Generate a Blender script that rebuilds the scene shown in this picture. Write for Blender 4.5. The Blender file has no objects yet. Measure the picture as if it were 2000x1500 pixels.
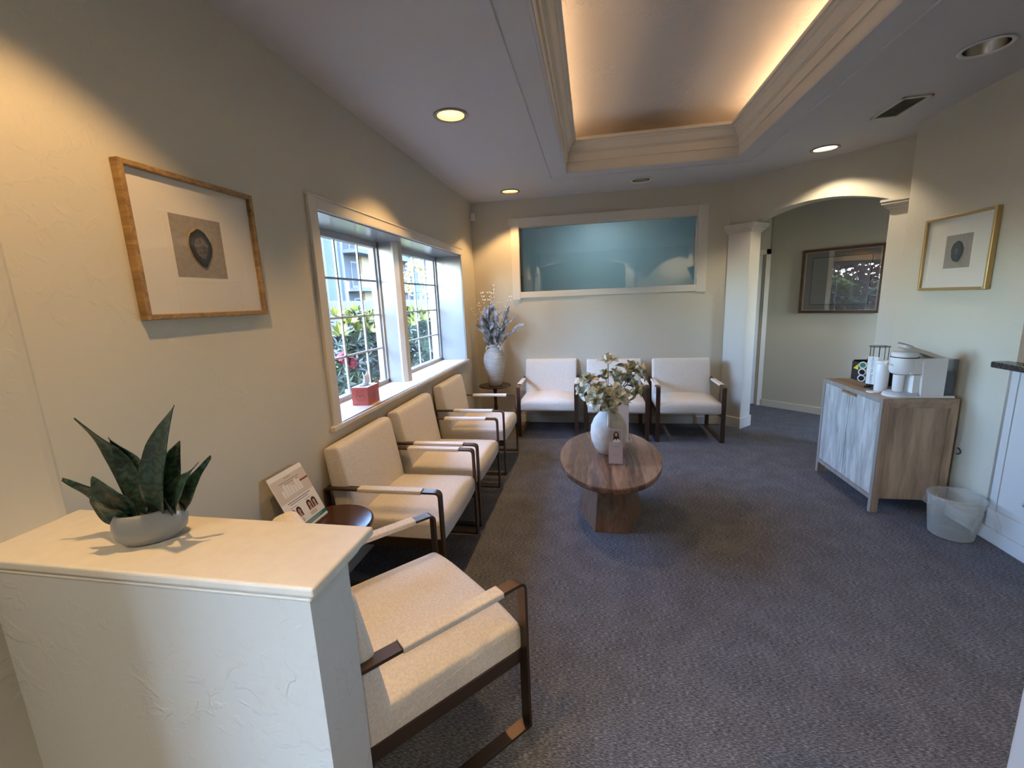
import bpy, bmesh, math, random
from mathutils import Vector, Matrix
from math import sin, cos, pi, radians, sqrt
random.seed(7)
S = bpy.context.scene
COL = S.collection
# ---------------------------------------------------------------- camera
YAW, PITCH, ROLL, FPX = -0.186322, 0.190258, 0.0405123, 851.16
H = 1.55
fwd = Vector((sin(YAW)*cos(PITCH), cos(YAW)*cos(PITCH), -sin(PITCH)))
rt0 = Vector((cos(YAW), -sin(YAW), 0)); dn0 = fwd.cross(rt0)
rt = cos(ROLL)*rt0 + sin(ROLL)*dn0; dn = -sin(ROLL)*rt0 + cos(ROLL)*dn0
cam = bpy.data.cameras.new('camera'); camo = bpy.data.objects.new('camera', cam); COL.objects.link(camo)
cam.sensor_width = 36; cam.lens = FPX/2000*36; cam.clip_start = .02; cam.clip_end = 300
M3 = Matrix((rt, -dn, -fwd)).transposed()
camo.matrix_world = Matrix.Translation((0, 0, H)) @ M3.to_4x4()
S.camera = camo
# ---------------------------------------------------------------- view + world + sun
S.view_settings.view_transform = 'Standard'; S.view_settings.look = 'None'
S.view_settings.gamma = 1; S.view_settings.use_curve_mapping = False
S.view_settings.exposure = 0.98
S.cycles.use_denoising = True
S.cycles.max_bounces = 10; S.cycles.diffuse_bounces = 6; S.cycles.glossy_bounces = 4
S.cycles.transparent_max_bounces = 12; S.cycles.transmission_bounces = 6
S.cycles.sample_clamp_indirect = 6; S.cycles.caustics_reflective = False; S.cycles.caustics_refractive = False
W = bpy.data.worlds.new('sky'); S.world = W; W.use_nodes = True
wn = W.node_tree; wn.nodes.clear()
wo = wn.nodes.new('ShaderNodeOutputWorld'); wb = wn.nodes.new('ShaderNodeBackground')
sk = wn.nodes.new('ShaderNodeTexSky'); sk.sky_type = 'NISHITA'; sk.sun_disc = False
sk.sun_elevation = radians(48); sk.sun_rotation = radians(165); sk.air_density = 1.0; sk.dust_density = 1.5
tint = wn.nodes.new('ShaderNodeMix'); tint.data_type = 'RGBA'; tint.blend_type = 'MULTIPLY'; tint.inputs[0].default_value = 1; tint.inputs[7].default_value = (.87, 1.0, 1.15, 1)
wn.links.new(sk.outputs[0], tint.inputs[6]); wn.links.new(tint.outputs[2], wb.inputs[0]); wn.links.new(wb.outputs[0], wo.inputs[0])
wb.inputs[1].default_value = 4.3
sun = bpy.data.lights.new('sun', 'SUN'); sun.energy = 3.4; sun.angle = .01; sun.color = (1, .98, .92)
suno = bpy.data.objects.new('sun', sun); COL.objects.link(suno)
suno.rotation_euler = (-Vector((.12, -.62, .76))).to_track_quat('-Z', 'Y').to_euler()

# room numbers
XL, XR, YF, ZC = -1.432, 2.372, 5.371, 2.707
SILL, HEAD, WY0, WY1 = .90, 2.057, 2.197, 4.813

# portals: help the renderer sample the daylight that comes through the window openings
def portal(name, loc, look, sx, sy):
    l = bpy.data.lights.new(name, 'AREA'); l.shape = 'RECTANGLE'; l.size = sx; l.size_y = sy
    l.cycles.is_portal = True
    o = bpy.data.objects.new(name, l); COL.objects.link(o); o.location = loc
    o.rotation_euler = Vector(look).to_track_quat('-Z', 'Z').to_euler()
portal('window_daylight', (-1.86, 3.5, 1.48), (1, 0, 0), 2.7, 1.25)
portal('side_window_daylight', (-1.86, -.66, 1.30), (1, 0, 0), 1.05, 1.85)
portal('added_window_daylight', (4.42, 3.4, 1.6), (-1, 0, 0), .8, 1.0)  # belongs to the added window that brightens the hall

# ---------------------------------------------------------------- materials
def mat(name, col=(.8, .8, .8), rough=.6, metal=0, bump=None, spec=None, emis=None, es=1, coat=0, alpha=None, sheen=0):
    m = bpy.data.materials.new(name); m.use_nodes = True
    b = m.node_tree.nodes['Principled BSDF']
    b.inputs['Base Color'].default_value = (*col, 1); b.inputs['Roughness'].default_value = rough
    b.inputs['Metallic'].default_value = metal
    if spec is not None: b.inputs['Specular IOR Level'].default_value = spec
    if emis: b.inputs['Emission Color'].default_value = (*emis, 1); b.inputs['Emission Strength'].default_value = es
    if coat: b.inputs['Coat Weight'].default_value = coat
    if sheen: b.inputs['Sheen Weight'].default_value = sheen
    if bump:
        scale, strength, dist = bump[:3]
        nt = m.node_tree; tc = nt.nodes.new('ShaderNodeTexCoord'); n = nt.nodes.new('ShaderNodeTexNoise')
        n.inputs['Scale'].default_value = scale; n.inputs['Detail'].default_value = 3
        bp = nt.nodes.new('ShaderNodeBump'); bp.inputs['Strength'].default_value = strength; bp.inputs['Distance'].default_value = dist
        nt.links.new(tc.outputs['Object'], n.inputs['Vector']); nt.links.new(n.outputs[0], bp.inputs['Height'])
        nt.links.new(bp.outputs[0], b.inputs['Normal'])
    return m
def N(m, t, **k):
    n = m.node_tree.nodes.new(t)
    for a, v in k.items(): setattr(n, a, v)
    return n
def L(m, a, b): m.node_tree.links.new(a, b)
def bsdf(m): return m.node_tree.nodes['Principled BSDF']
def ramp(m, stops):
    r = N(m, 'ShaderNodeValToRGB'); e = r.color_ramp.elements
    while len(e) < len(stops): e.new(.5)
    for i, (p, c) in enumerate(stops): e[i].position = p; e[i].color = (*c, 1)
    return r
def plaster(name, col, strength=.5, rough=.62):
    # knock-down texture: soft islands plus fine orange peel
    m = mat(name, col, rough); b = bsdf(m); tc = N(m, 'ShaderNodeTexCoord')
    n1 = N(m, 'ShaderNodeTexNoise'); n1.inputs['Scale'].default_value = 16; n1.inputs['Detail'].default_value = 5; n1.inputs['Distortion'].default_value = 1.2
    n2 = N(m, 'ShaderNodeTexNoise'); n2.inputs['Scale'].default_value = 170; n2.inputs['Detail'].default_value = 2
    n3 = N(m, 'ShaderNodeTexNoise'); n3.inputs['Scale'].default_value = 1.7
    r1 = ramp(m, [(.52, (0, 0, 0)), (.60, (1, 1, 1))]); r3 = ramp(m, [(.45, (.12, .12, .12)), (.62, (1, 1, 1))])
    mu = N(m, 'ShaderNodeMath', operation='MULTIPLY'); ad = N(m, 'ShaderNodeMath', operation='MULTIPLY_ADD'); ad.inputs[1].default_value = .22
    for n in (n1, n2, n3): L(m, tc.outputs['Object'], n.inputs['Vector'])
    L(m, n1.outputs[0], r1.inputs[0]); L(m, n3.outputs[0], r3.inputs[0]); L(m, r1.outputs[0], mu.inputs[0]); L(m, r3.outputs[0], mu.inputs[1])
    L(m, n2.outputs[0], ad.inputs[0]); L(m, mu.outputs[0], ad.inputs[2])
    bp = N(m, 'ShaderNodeBump'); bp.inputs['Strength'].default_value = strength; bp.inputs['Distance'].default_value = .0015
    L(m, ad.outputs[0], bp.inputs['Height']); L(m, bp.outputs[0], b.inputs['Normal'])
    return m
def wood(name, c1, c2, axis='Y', scale=1.0, rough=.45, planks=0, stretch=14):
    m = mat(name, c1, rough); b = bsdf(m); tc = N(m, 'ShaderNodeTexCoord'); mp = N(m, 'ShaderNodeMapping')
    s = [stretch*scale]*3; s['XYZ'.index(axis)] = 1.0*scale; mp.inputs['Scale'].default_value = s
    n = N(m, 'ShaderNodeTexNoise'); n.inputs['Scale'].default_value = 2.2; n.inputs['Detail'].default_value = 7; n.inputs['Distortion'].default_value = .7
    n2 = N(m, 'ShaderNodeTexNoise'); n2.inputs['Scale'].default_value = 9; n2.inputs['Detail'].default_value = 3
    L(m, tc.outputs['Object'], mp.inputs[0]); L(m, mp.outputs[0], n.inputs['Vector']); L(m, mp.outputs[0], n2.inputs['Vector'])
    mx = N(m, 'ShaderNodeMath', operation='MULTIPLY_ADD'); mx.inputs[1].default_value = .35; L(m, n2.outputs[0], mx.inputs[0]); L(m, n.outputs[0], mx.inputs[2])
    src = mx.outputs[0]
    if planks:
        sx = N(m, 'ShaderNodeSeparateXYZ'); L(m, tc.outputs['Object'], sx.inputs[0])
        f = N(m, 'ShaderNodeMath', operation='MULTIPLY'); f.inputs[1].default_value = 1/planks; L(m, sx.outputs[0], f.inputs[0])
        fl = N(m, 'ShaderNodeMath', operation='FLOOR'); L(m, f.outputs[0], fl.inputs[0])
        wn_ = N(m, 'ShaderNodeTexWhiteNoise', noise_dimensions='1D'); L(m, fl.outputs[0], wn_.inputs['W'])
        a = N(m, 'ShaderNodeMath', operation='MULTIPLY_ADD'); a.inputs[1].default_value = .44; L(m, wn_.outputs[0], a.inputs[0]); L(m, src, a.inputs[2]); 
        sb = N(m, 'ShaderNodeMath', operation='SUBTRACT'); sb.inputs[1].default_value = .22; L(m, a.outputs[0], sb.inputs[0]); src = sb.outputs[0]
    r = ramp(m, [(.42, c1), (.88, c2)]); L(m, src, r.inputs[0]); L(m, r.outputs[0], b.inputs['Base Color'])
    bp = N(m, 'ShaderNodeBump'); bp.inputs['Strength'].default_value = .15; bp.inputs['Distance'].default_value = .001
    L(m, n.outputs[0], bp.inputs['Height']); L(m, bp.outputs[0], b.inputs['Normal'])
    return m
def thin_glass(name, tint=(1, 1, 1), ior=1.5, boost=1.0, rough=0.0):
    m = bpy.data.materials.new(name); m.use_nodes = True; nt = m.node_tree; nt.nodes.clear()
    o = N(m, 'ShaderNodeOutputMaterial'); t = N(m, 'ShaderNodeBsdfTransparent'); g = N(m, 'ShaderNodeBsdfGlossy'); mx = N(m, 'ShaderNodeMixShader')
    fr = N(m, 'ShaderNodeFresnel'); fr.inputs[0].default_value = ior; t.inputs[0].default_value = (*tint, 1); g.inputs['Roughness'].default_value = rough
    mu = N(m, 'ShaderNodeMath', operation='MULTIPLY'); mu.inputs[1].default_value = boost; mu.use_clamp = True
    ge = N(m, 'ShaderNodeNewGeometry'); iv = N(m, 'ShaderNodeMath', operation='SUBTRACT'); iv.inputs[0].default_value = 1; L(m, ge.outputs['Backfacing'], iv.inputs[1]); m2 = N(m, 'ShaderNodeMath', operation='MULTIPLY')
    L(m, fr.outputs[0], mu.inputs[0]); L(m, mu.outputs[0], m2.inputs[0]); L(m, iv.outputs[0], m2.inputs[1]); L(m, m2.outputs[0], mx.inputs[0]); L(m, t.outputs[0], mx.inputs[1]); L(m, g.outputs[0], mx.inputs[2]); L(m, mx.outputs[0], o.inputs[0])
    return m
def speckle(name, c1, c2, scale, rough=.8, detail=3, bump=0, sc3=None, lo=.4, hi=.6, edge=None):
    m = mat(name, c1, rough); tc = N(m, 'ShaderNodeTexCoord'); n = N(m, 'ShaderNodeTexNoise'); n.inputs['Scale'].default_value = scale; n.inputs['Detail'].default_value = detail
    v = tc.outputs['Object']
    if sc3: mp = N(m, 'ShaderNodeMapping'); mp.inputs['Scale'].default_value = sc3; L(m, v, mp.inputs[0]); v = mp.outputs[0]
    L(m, v, n.inputs['Vector']); r = ramp(m, [(lo, c1), (hi, c2)]); L(m, n.outputs[0], r.inputs[0]); L(m, r.outputs[0], bsdf(m).inputs['Base Color'])
    if bump:
        bp = N(m, 'ShaderNodeBump'); bp.inputs['Strength'].default_value = bump; bp.inputs['Distance'].default_value = .004; L(m, n.outputs[0], bp.inputs['Height']); L(m, bp.outputs[0], bsdf(m).inputs['Normal'])
    return m

WALLC = (.575, .54, .44)
M = {}
M['wall'] = plaster('wall_paint', WALLC)
M['ceiling'] = plaster('ceiling_paint', (.58, .58, .60), .35)
M['tray'] = plaster('tray_ceiling_paint', (.62, .57, .52), 1.2)
M['pony'] = plaster('wall_paint_blue_lit', (.55, .555, .53), .9)  # same paint as the walls, with the bluish daylight put into its colour
M['trim'] = mat('trim_paint', (.66, .63, .56), .42)
M['cap'] = speckle('cap_paint', (.64, .60, .52), (.69, .645, .56), 30, .42, lo=.3, hi=.7)
M['vinyl'] = mat('window_vinyl', (.42, .43, .43), .35)
M['panel'] = mat('panel_paint', (.60, .60, .585), .5)
M['fabric'] = speckle('cream_upholstery', (.67, .625, .55), (.76, .715, .64), 120, .72, bump=.12)
M['bronze'] = mat('bronze_metal', (.115, .078, .058), .34, .85)
M['bronze'].node_tree.nodes['Principled BSDF'].inputs['Specular IOR Level'].default_value = .6
M['tablewood'] = wood('table_wood', (.085, .048, .030), (.28, .175, .115), 'Y', 1.3, .26, planks=.095, stretch=9)
M['basewood'] = wood('base_wood', (.10, .052, .03), (.26, .155, .095), 'Z', 1.2, .45)
M['darkwood'] = wood('dark_wood', (.026, .010, .006), (.075, .026, .014), 'X', 1, .16)
M['oak'] = wood('cabinet_oak', (.19, .128, .08), (.42, .30, .20), 'Z', .8, .5, stretch=9)
M['oaktop'] = wood('cabinet_oak_top', (.20, .13, .082), (.40, .28, .185), 'Y', .8, .4, stretch=9)
M['edge'] = wood('cabinet_front_edge', (.24, .20, .17), (.36, .31, .27), 'Z', 1, .5)
M['greywood'] = wood('whitewashed_wood', (.27, .255, .23), (.66, .64, .60), 'Z', 1.3, .5, stretch=7)
M['gold'] = mat('gold_frame', (.52, .36, .16), .38, .75)
M['goldwood'] = wood('gilt_wood', (.17, .09, .028), (.42, .26, .10), 'Z', 1.2, .35)
M['mat'] = mat('mat_board', (.74, .70, .62), .8)
M['print'] = speckle('print_paper', (.30, .265, .225), (.34, .30, .255), 60, .9)
M['glass'] = thin_glass('pane_glass')
M['picglass'] = thin_glass('picture_glass', boost=1.2)
M['hallglass'] = thin_glass('hall_picture_glass', boost=4.5)
M['bluepane'] = mat('blue_shade', (.26, .46, .54), .55)
M['black'] = mat('black', (.012, .012, .014), .5)
M['blackpaint'] = mat('black_metal', (.010, .011, .014), .4, .3)
M['white'] = mat('white_plastic', (.76, .75, .73), .32)
M['whitemug'] = mat('white_glaze', (.80, .80, .79), .25)
M['ceramic'] = speckle('rough_ceramic', (.62, .575, .50), (.74, .70, .63), 14, .75, 5, bump=.25)
M['ceramic2'] = speckle('banded_ceramic', (.46, .42, .35), (.58, .54, .47), 9, .75, 5, bump=.18, sc3=(1, 1, 8))
M['petal'] = speckle('sage_petal', (.20, .215, .12), (.62, .61, .44), 26, .7, 4, lo=.38, hi=.58)
M['petal2'] = speckle('pale_petal', (.38, .40, .27), (.78, .77, .64), 26, .7, 4, lo=.38, hi=.58)
M['stem'] = mat('brown_stem', (.035, .022, .018), .7)
M['leafdark'] = mat('dark_leaf', (.055, .075, .06), .6)
M['greyleaf'] = speckle('grey_leaf', (.12, .125, .13), (.44, .44, .44), 14, .8)
M['bud'] = mat('catkin', (.86, .80, .66), .7)
M['soil'] = speckle('soil', (.008, .005, .004), (.05, .03, .022), 160, .7, bump=1)
M['pot'] = mat('satin_grey_glaze', (.27, .285, .30), .25, 0, (6, .1, .01))
M['chrome'] = mat('chrome_reflector', (.78, .76, .72), .16, 1)
M['ring'] = mat('fixture_trim', (.42, .38, .34), .35, .4)
M['red'] = mat('coral_carton', (.50, .095, .06), .28)
M['redline'] = mat('carton_line', (.06, .02, .02), .5)
M['tissue'] = mat('tissue', (.80, .83, .88), .9)
M['paper'] = mat('paper', (.78, .77, .74), .55)
M['acrylic'] = thin_glass('clear_acrylic', (.93, .95, .97), 1.5, 1.6, .04)
M['granite'] = speckle('black_granite', (.008, .008, .009), (.10, .10, .095), 140, .2, 2, lo=.45, hi=.75)
M['hinge'] = mat('black_hinge', (.004, .004, .004), .5)
# carpet
cp = mat('loop_carpet', (.1, .1, .1), .95); M['carpet'] = cp
tc = N(cp, 'ShaderNodeTexCoord'); mp = N(cp, 'ShaderNodeMapping'); mp.inputs['Scale'].default_value = (62, 330, 1)
n1 = N(cp, 'ShaderNodeTexNoise'); n1.inputs['Scale'].default_value = 1; n1.inputs['Detail'].default_value = 4; n1.inputs['Roughness'].default_value = .65
n2 = N(cp, 'ShaderNodeTexNoise'); n2.inputs['Scale'].default_value = 480; n2.inputs['Detail'].default_value = 1
n3 = N(cp, 'ShaderNodeTexNoise'); n3.inputs['Scale'].default_value = 7
L(cp, tc.outputs['Object'], mp.inputs[0]); L(cp, mp.outputs[0], n1.inputs['Vector']); L(cp, tc.outputs['Object'], n2.inputs['Vector']); L(cp, tc.outputs['Object'], n3.inputs['Vector'])
ad = N(cp, 'ShaderNodeMath', operation='MULTIPLY_ADD'); ad.inputs[1].default_value = .30; L(cp, n2.outputs[0], ad.inputs[0]); L(cp, n1.outputs[0], ad.inputs[2])
ad2 = N(cp, 'ShaderNodeMath', operation='MULTIPLY_ADD'); ad2.inputs[1].default_value = .10; L(cp, n3.outputs[0], ad2.inputs[0]); L(cp, ad.outputs[0], ad2.inputs[2])
r = ramp(cp, [(.53, (.020, .022, .028)), (.70, (.088, .093, .111)), (.86, (.28, .29, .325))]); L(cp, ad2.outputs[0], r.inputs[0]); L(cp, r.outputs[0], bsdf(cp).inputs['Base Color'])
bp = N(cp, 'ShaderNodeBump'); bp.inputs['Strength'].default_value = .7; bp.inputs['Distance'].default_value = .004; L(cp, ad.outputs[0], bp.inputs['Height']); L(cp, bp.outputs[0], bsdf(cp).inputs['Normal'])

# ---------------------------------------------------------------- mesh helpers
class MB:
    def __init__(s): s.v = []; s.f = []; s.sm = []
    def add(s, vs, fs, smooth=False):
        o = len(s.v); s.v += [tuple(v) for v in vs]; s.f += [tuple(i+o for i in f) for f in fs]; s.sm += [smooth]*len(fs); return s
    def box(s, x0, x1, y0, y1, z0, z1, mtx=None):
        vs = [Vector((x, y, z)) for z in (z0, z1) for y in (y0, y1) for x in (x0, x1)]
        if mtx is not None: vs = [mtx @ v for v in vs]
        return s.add(vs, [(0, 2, 3, 1), (4, 5, 7, 6), (0, 1, 5, 4), (2, 6, 7, 3), (0, 4, 6, 2), (1, 3, 7, 5)])
    def prism(s, pts, a, b, axis='z', smooth=False):
        # pts: 2D outline; extruded from a to b along axis
        n = len(pts)
        def P(p, h): return {'z': (p[0], p[1], h), 'y': (p[0], h, p[1]), 'x': (h, p[0], p[1])}[axis]
        vs = [P(p, a) for p in pts]+[P(p, b) for p in pts]
        fs = [tuple(range(n))[::-1], tuple(range(n, 2*n))]+[(i, (i+1) % n, (i+1) % n+n, i+n) for i in range(n)]
        return s.add(vs, fs, smooth)
    def lathe(s, prof, n=32, c=(0, 0, 0), smooth=True, caps=True, sx=1, sy=1, mtx=None):
        vs = []; fs = []
        for r, z in prof:
            for i in range(n):
                a = 2*pi*i/n; p = Vector((c[0]+r*sx*cos(a), c[1]+r*sy*sin(a), c[2]+z)); vs.append(mtx @ p if mtx is not None else p)
        for k in range(len(prof)-1):
            for i in range(n): j = (i+1) % n; fs.append((k*n+i, k*n+j, (k+1)*n+j, (k+1)*n+i))
        s.add(vs, fs, smooth)
        if caps:
            o = len(vs)
            s.add(vs[:n], [tuple(range(n))[::-1]]); s.add(vs[-n:], [tuple(range(n))])
        return s
    def tube(s, pts, r, n=8, closed=False, smooth=True):
        pts = [Vector(p) for p in pts]; rs = r if isinstance(r, (list, tuple)) else [r]*len(pts); m = len(pts)
        vs = []; fs = []; up = Vector((0, 0, 1)); prev = None
        for k, p in enumerate(pts):
            t = (pts[(k+1) % m]-pts[k-1]) if closed else (pts[min(k+1, m-1)]-pts[max(k-1, 0)])
            t = t.normalized() if t.length > 1e-9 else up
            if prev is None: a = t.orthogonal().normalized()
            else: a = (prev-t*prev.dot(t)); a = a.normalized() if a.length > 1e-6 else t.orthogonal().normalized()
            prev = a; b = t.cross(a)
            for i in range(n): q = 2*pi*i/n; vs.append(p+(a*cos(q)+b*sin(q))*rs[k])
        for k in range(m if closed else m-1):
            k2 = (k+1) % m
            for i in range(n): j = (i+1) % n; fs.append((k*n+i, k*n+j, k2*n+j, k2*n+i))
        if not closed: fs += [tuple(range(n))[::-1], tuple((m-1)*n+i for i in range(n))]
        return s.add(vs, fs, smooth)
    def ribbon(s, pts, nrm, w, t):
        # flat bar swept along pts (closed or open list of Vector); nrm(k) gives thickness direction; w along x
        m = len(pts); vs = []; fs = []
        for k, p in enumerate(pts):
            p = Vector(p); n = Vector(nrm[k])
            for dx, dt in ((-w/2, 0), (w/2, 0), (w/2, t), (-w/2, t)): vs.append(p+Vector((dx, 0, 0))-n*dt)
        for k in range(m):
            k2 = (k+1) % m
            for i in range(4): j = (i+1) % 4; fs.append((k*4+i, k*4+j, k2*4+j, k2*4+i))
        return s.add(vs, fs)
    def grid(s, fn, nu, nv, smooth=True):
        vs = [Vector(fn(i/nu, j/nv)) for j in range(nv+1) for i in range(nu+1)]
        fs = [(j*(nu+1)+i, j*(nu+1)+i+1, (j+1)*(nu+1)+i+1, (j+1)*(nu+1)+i) for j in range(nv) for i in range(nu)]
        return s.add(vs, fs, smooth)
    def build(s, name, m, parent=None, bevel=0, seg=2, solid=0, sub=0, loc=None, normals=True):
        me = bpy.data.meshes.new(name); me.from_pydata(s.v, [], s.f); me.update()
        for p, q in zip(me.polygons, s.sm): p.use_smooth = q
        if normals:
            b = bmesh.new(); b.from_mesh(me); bmesh.ops.recalc_face_normals(b, faces=b.faces); b.to_mesh(me); b.free()
        o = bpy.data.objects.new(name, me); COL.objects.link(o)
        if m is not None: me.materials.append(m)
        if parent is not None: o.parent = parent
        if loc is not None: o.location = loc
        if solid: k = o.modifiers.new('thickness', 'SOLIDIFY'); k.thickness = solid; k.offset = 0
        if bevel: k = o.modifiers.new('bevel', 'BEVEL'); k.width = bevel; k.segments = seg; k.limit_method = 'ANGLE'; k.angle_limit = radians(40)
        if sub: k = o.modifiers.new('sub', 'SUBSURF'); k.levels = sub; k.render_levels = sub
        return o
def tag(o, label=None, cat=None, group=None, kind=None):
    if label: o['label'] = label
    if cat: o['category'] = cat
    if group: o['group'] = group
    if kind: o['kind'] = kind
    return o
def empty(name, loc=(0, 0, 0), rz=0, parent=None):
    o = bpy.data.objects.new(name, None); COL.objects.link(o); o.location = loc; o.rotation_euler = (0, 0, rz); o.empty_display_size = .1
    if parent is not None: o.parent = parent
    return o
def struct(o): return tag(o, kind='structure')
KIDS = {}
def copy_tree(o, parent=None):
    c = o.copy(); COL.objects.link(c)
    if parent is not None: c.parent = parent
    for ch in [x for x in list(COL.objects) if x.parent == o]: copy_tree(ch, c)
    return c
def text(name, body, size, m, parent, mtx, depth=.0004, align='CENTER'):
    cu = bpy.data.curves.new(name, 'FONT'); cu.body = body; cu.size = size; cu.extrude = depth; cu.align_x = align; cu.align_y = 'CENTER'
    t = bpy.data.objects.new(name, cu); COL.objects.link(t); bpy.context.view_layer.update()
    me = bpy.data.meshes.new_from_object(t.evaluated_get(bpy.context.evaluated_depsgraph_get()))
    bpy.data.objects.remove(t); bpy.data.curves.remove(cu); me.name = name
    me.transform(mtx); o = bpy.data.objects.new(name, me); COL.objects.link(o); me.materials.clear(); me.materials.append(m)
    if parent is not None: o.parent = parent
    return o
def frame_mtx(origin, xdir, ydir):
    x = Vector(xdir).normalized(); y = Vector(ydir).normalized(); z = x.cross(y)
    return Matrix.Translation(origin) @ Matrix((x, y, z)).transposed().to_4x4()
def sweep_rect(mb, prof, x0, x1, y0, y1, inward=True):
    # mitred moulding round a rectangle; prof = [(offset inward, z)]
    n = len(prof); vs = []
    for cx, cy, sx, sy in ((x0, y0, 1, 1), (x1, y0, -1, 1), (x1, y1, -1, -1), (x0, y1, 1, -1)):
        for d, z in prof: vs.append((cx+sx*d, cy+sy*d, z))
    fs = []
    for k in range(4):
        k2 = (k+1) % 4
        for i in range(n): j = (i+1) % n; fs.append((k*n+i, k*n+j, k2*n+j, k2*n+i))
    mb.add(vs, fs)

def rounded(poly, rad, seg=5):
    out = []; n = len(poly)
    for i in range(n):
        p = Vector(poly[i]); a = Vector(poly[i-1])-p; b = Vector(poly[(i+1) % n])-p; r = rad[i]
        if r <= 0: out.append(tuple(p)); continue
        an = a.angle(b)/2; dd = min(r/math.tan(an), a.length*.49, b.length*.49)
        p0 = p+a.normalized()*dd; p1 = p+b.normalized()*dd
        for k in range(seg+1): t = k/seg; out.append(tuple((1-t)**2*p0+2*t*(1-t)*p+t*t*p1))
    return out
# ================================================================ SETTING
struct(MB().box(-1.8, 4.4, -2.5, 6.6, -.08, 0).build('floor', M['carpet']))

# ceiling slab with the tray opening and the can holes
LIGHTS = [(-1.0, -.92), (.55, -.92), (2.1, -.92), (-.87, .86), (-.87, 2.905), (-.87, 4.96), (.498, 4.95), (1.953, 4.431), (1.955, 2.865), (1.955, .86)]
TX0, TX1, TY0, TY1 = -.234, 1.272, 1.0, 4.43
def bool_cut(o, cutters):
    for c in cutters:
        k = o.modifiers.new('cut', 'BOOLEAN'); k.operation = 'DIFFERENCE'; k.solver = 'EXACT'; k.object = c
    bpy.context.view_layer.update()
    me = bpy.data.meshes.new_from_object(o.evaluated_get(bpy.context.evaluated_depsgraph_get()))
    o.modifiers.clear(); o.data = me
    for c in cutters: bpy.data.objects.remove(c)
ceil = MB().box(-1.8, 4.4, -2.5, 6.6, ZC, ZC+.03).build('ceiling', M['ceiling'])
cut = [MB().box(TX0, TX1, TY0, TY1, ZC-.1, ZC+.2).build('cut', None)]
for x, y in LIGHTS: cut.append(MB().lathe([(.088, -.1), (.088, .2)], 32, (x, y, ZC), smooth=False).build('cut', None))
bool_cut(ceil, cut); struct(ceil)
# tray: frieze, crown, upper ceiling
tz = MB()
tz.box(TX0-.32, TX1+.32, TY0-.32, TY1+.32, 3.10, 3.13)
struct(tz.build('ceiling_tray', M['tray']))
tw = MB(); e = .30
tw.box(TX0-e-.02, TX0-e, TY0-e, TY1+e, 2.74, 3.10); tw.box(TX1+e, TX1+e+.02, TY0-e, TY1+e, 2.74, 3.10)
tw.box(TX0-e, TX1+e, TY0-e-.02, TY0-e, 2.74, 3.10); tw.box(TX0-e, TX1+e, TY1+e, TY1+e+.02, 2.74, 3.10)
struct(tw.build('wall_tray', M['tray']))
fr = MB()
sweep_rect(fr, [(-.02, ZC+.04), (.004, ZC+.003), (.004, 2.83), (-.02, 2.83)], TX0, TX1, TY0, TY1)
# stepped frieze + crown, mitred
prof = [(.0, 2.79), (.016, 2.79), (.016, 2.855), (.022, 2.857), (.022, 2.863), (.028, 2.865), (.028, 2.871), (.034, 2.873), (.040, 2.880), (.052, 2.905), (.060, 2.918), (.060, 2.926), (.070, 2.930), (.080, 2.938), (.080, 2.944), (.094, 2.944), (.094, 2.966), (.070, 2.966), (.0, 2.90)]
sweep_rect(fr, prof, TX0, TX1, TY0, TY1)
struct(fr.build('trim_tray_crown', M['trim'], normals=True))
# flat band round the opening on the ceiling and its outer bead
bd = MB()
sweep_rect(bd, [(-.03, ZC+.004), (.002, ZC+.004), (.002, ZC-.008), (-.012, ZC-.010), (-.016, ZC-.005), (-.15, ZC-.005), (-.153, ZC-.014), (-.166, ZC-.014), (-.172, ZC+.004)], TX0, TX1, TY0, TY1)
struct(bd.build('trim_tray_band', M['ceiling']))

# left wall with the window opening
wl = MB()
wl.box(-1.80, XL, .80, WY0, 0, ZC); wl.box(-1.80, XL, WY1, 5.6, 0, ZC)
wl.box(-1.80, XL, WY0, WY1, 0, SILL-.03); wl.box(-1.80, XL, WY0, WY1, HEAD, ZC)
struct(wl.build('wall_left', M['wall']))
SY0, SY1, SZ0, SZ1 = -1.17, -.16, .40, 2.2
nw = MB(); nw.prism([(-1.80, SY1), (-1.385, SY1), (-1.389, .832), (-1.395, .852), (-1.412, .868), (-1.434, .878), (-1.80, .878)], 0, ZC)
nw.box(-1.80, -1.385, -2.5, SY0, 0, ZC); nw.box(-1.80, -1.385, SY0, SY1, 0, SZ0); nw.box(-1.80, -1.385, SY0, SY1, SZ1, ZC)
struct(nw.build('wall_left_near', M['wall']))
# far wall with the interior window opening (x -.85..1.157, z 1.638..2.385)
GX0, GX1, GZ0, GZ1 = -.87, 1.172, 1.625, 2.40
fw = MB(); y0, y1 = YF, YF+.16
fw.box(-1.80, GX0, y0, y1, 0, ZC); fw.box(GX1, 1.62, y0, y1, 0, ZC); fw.box(GX0, GX1, y0, y1, 0, GZ0); fw.box(GX0, GX1, y0, y1, GZ1, ZC)
struct(fw.build('wall_far', M['wall']))
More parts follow.
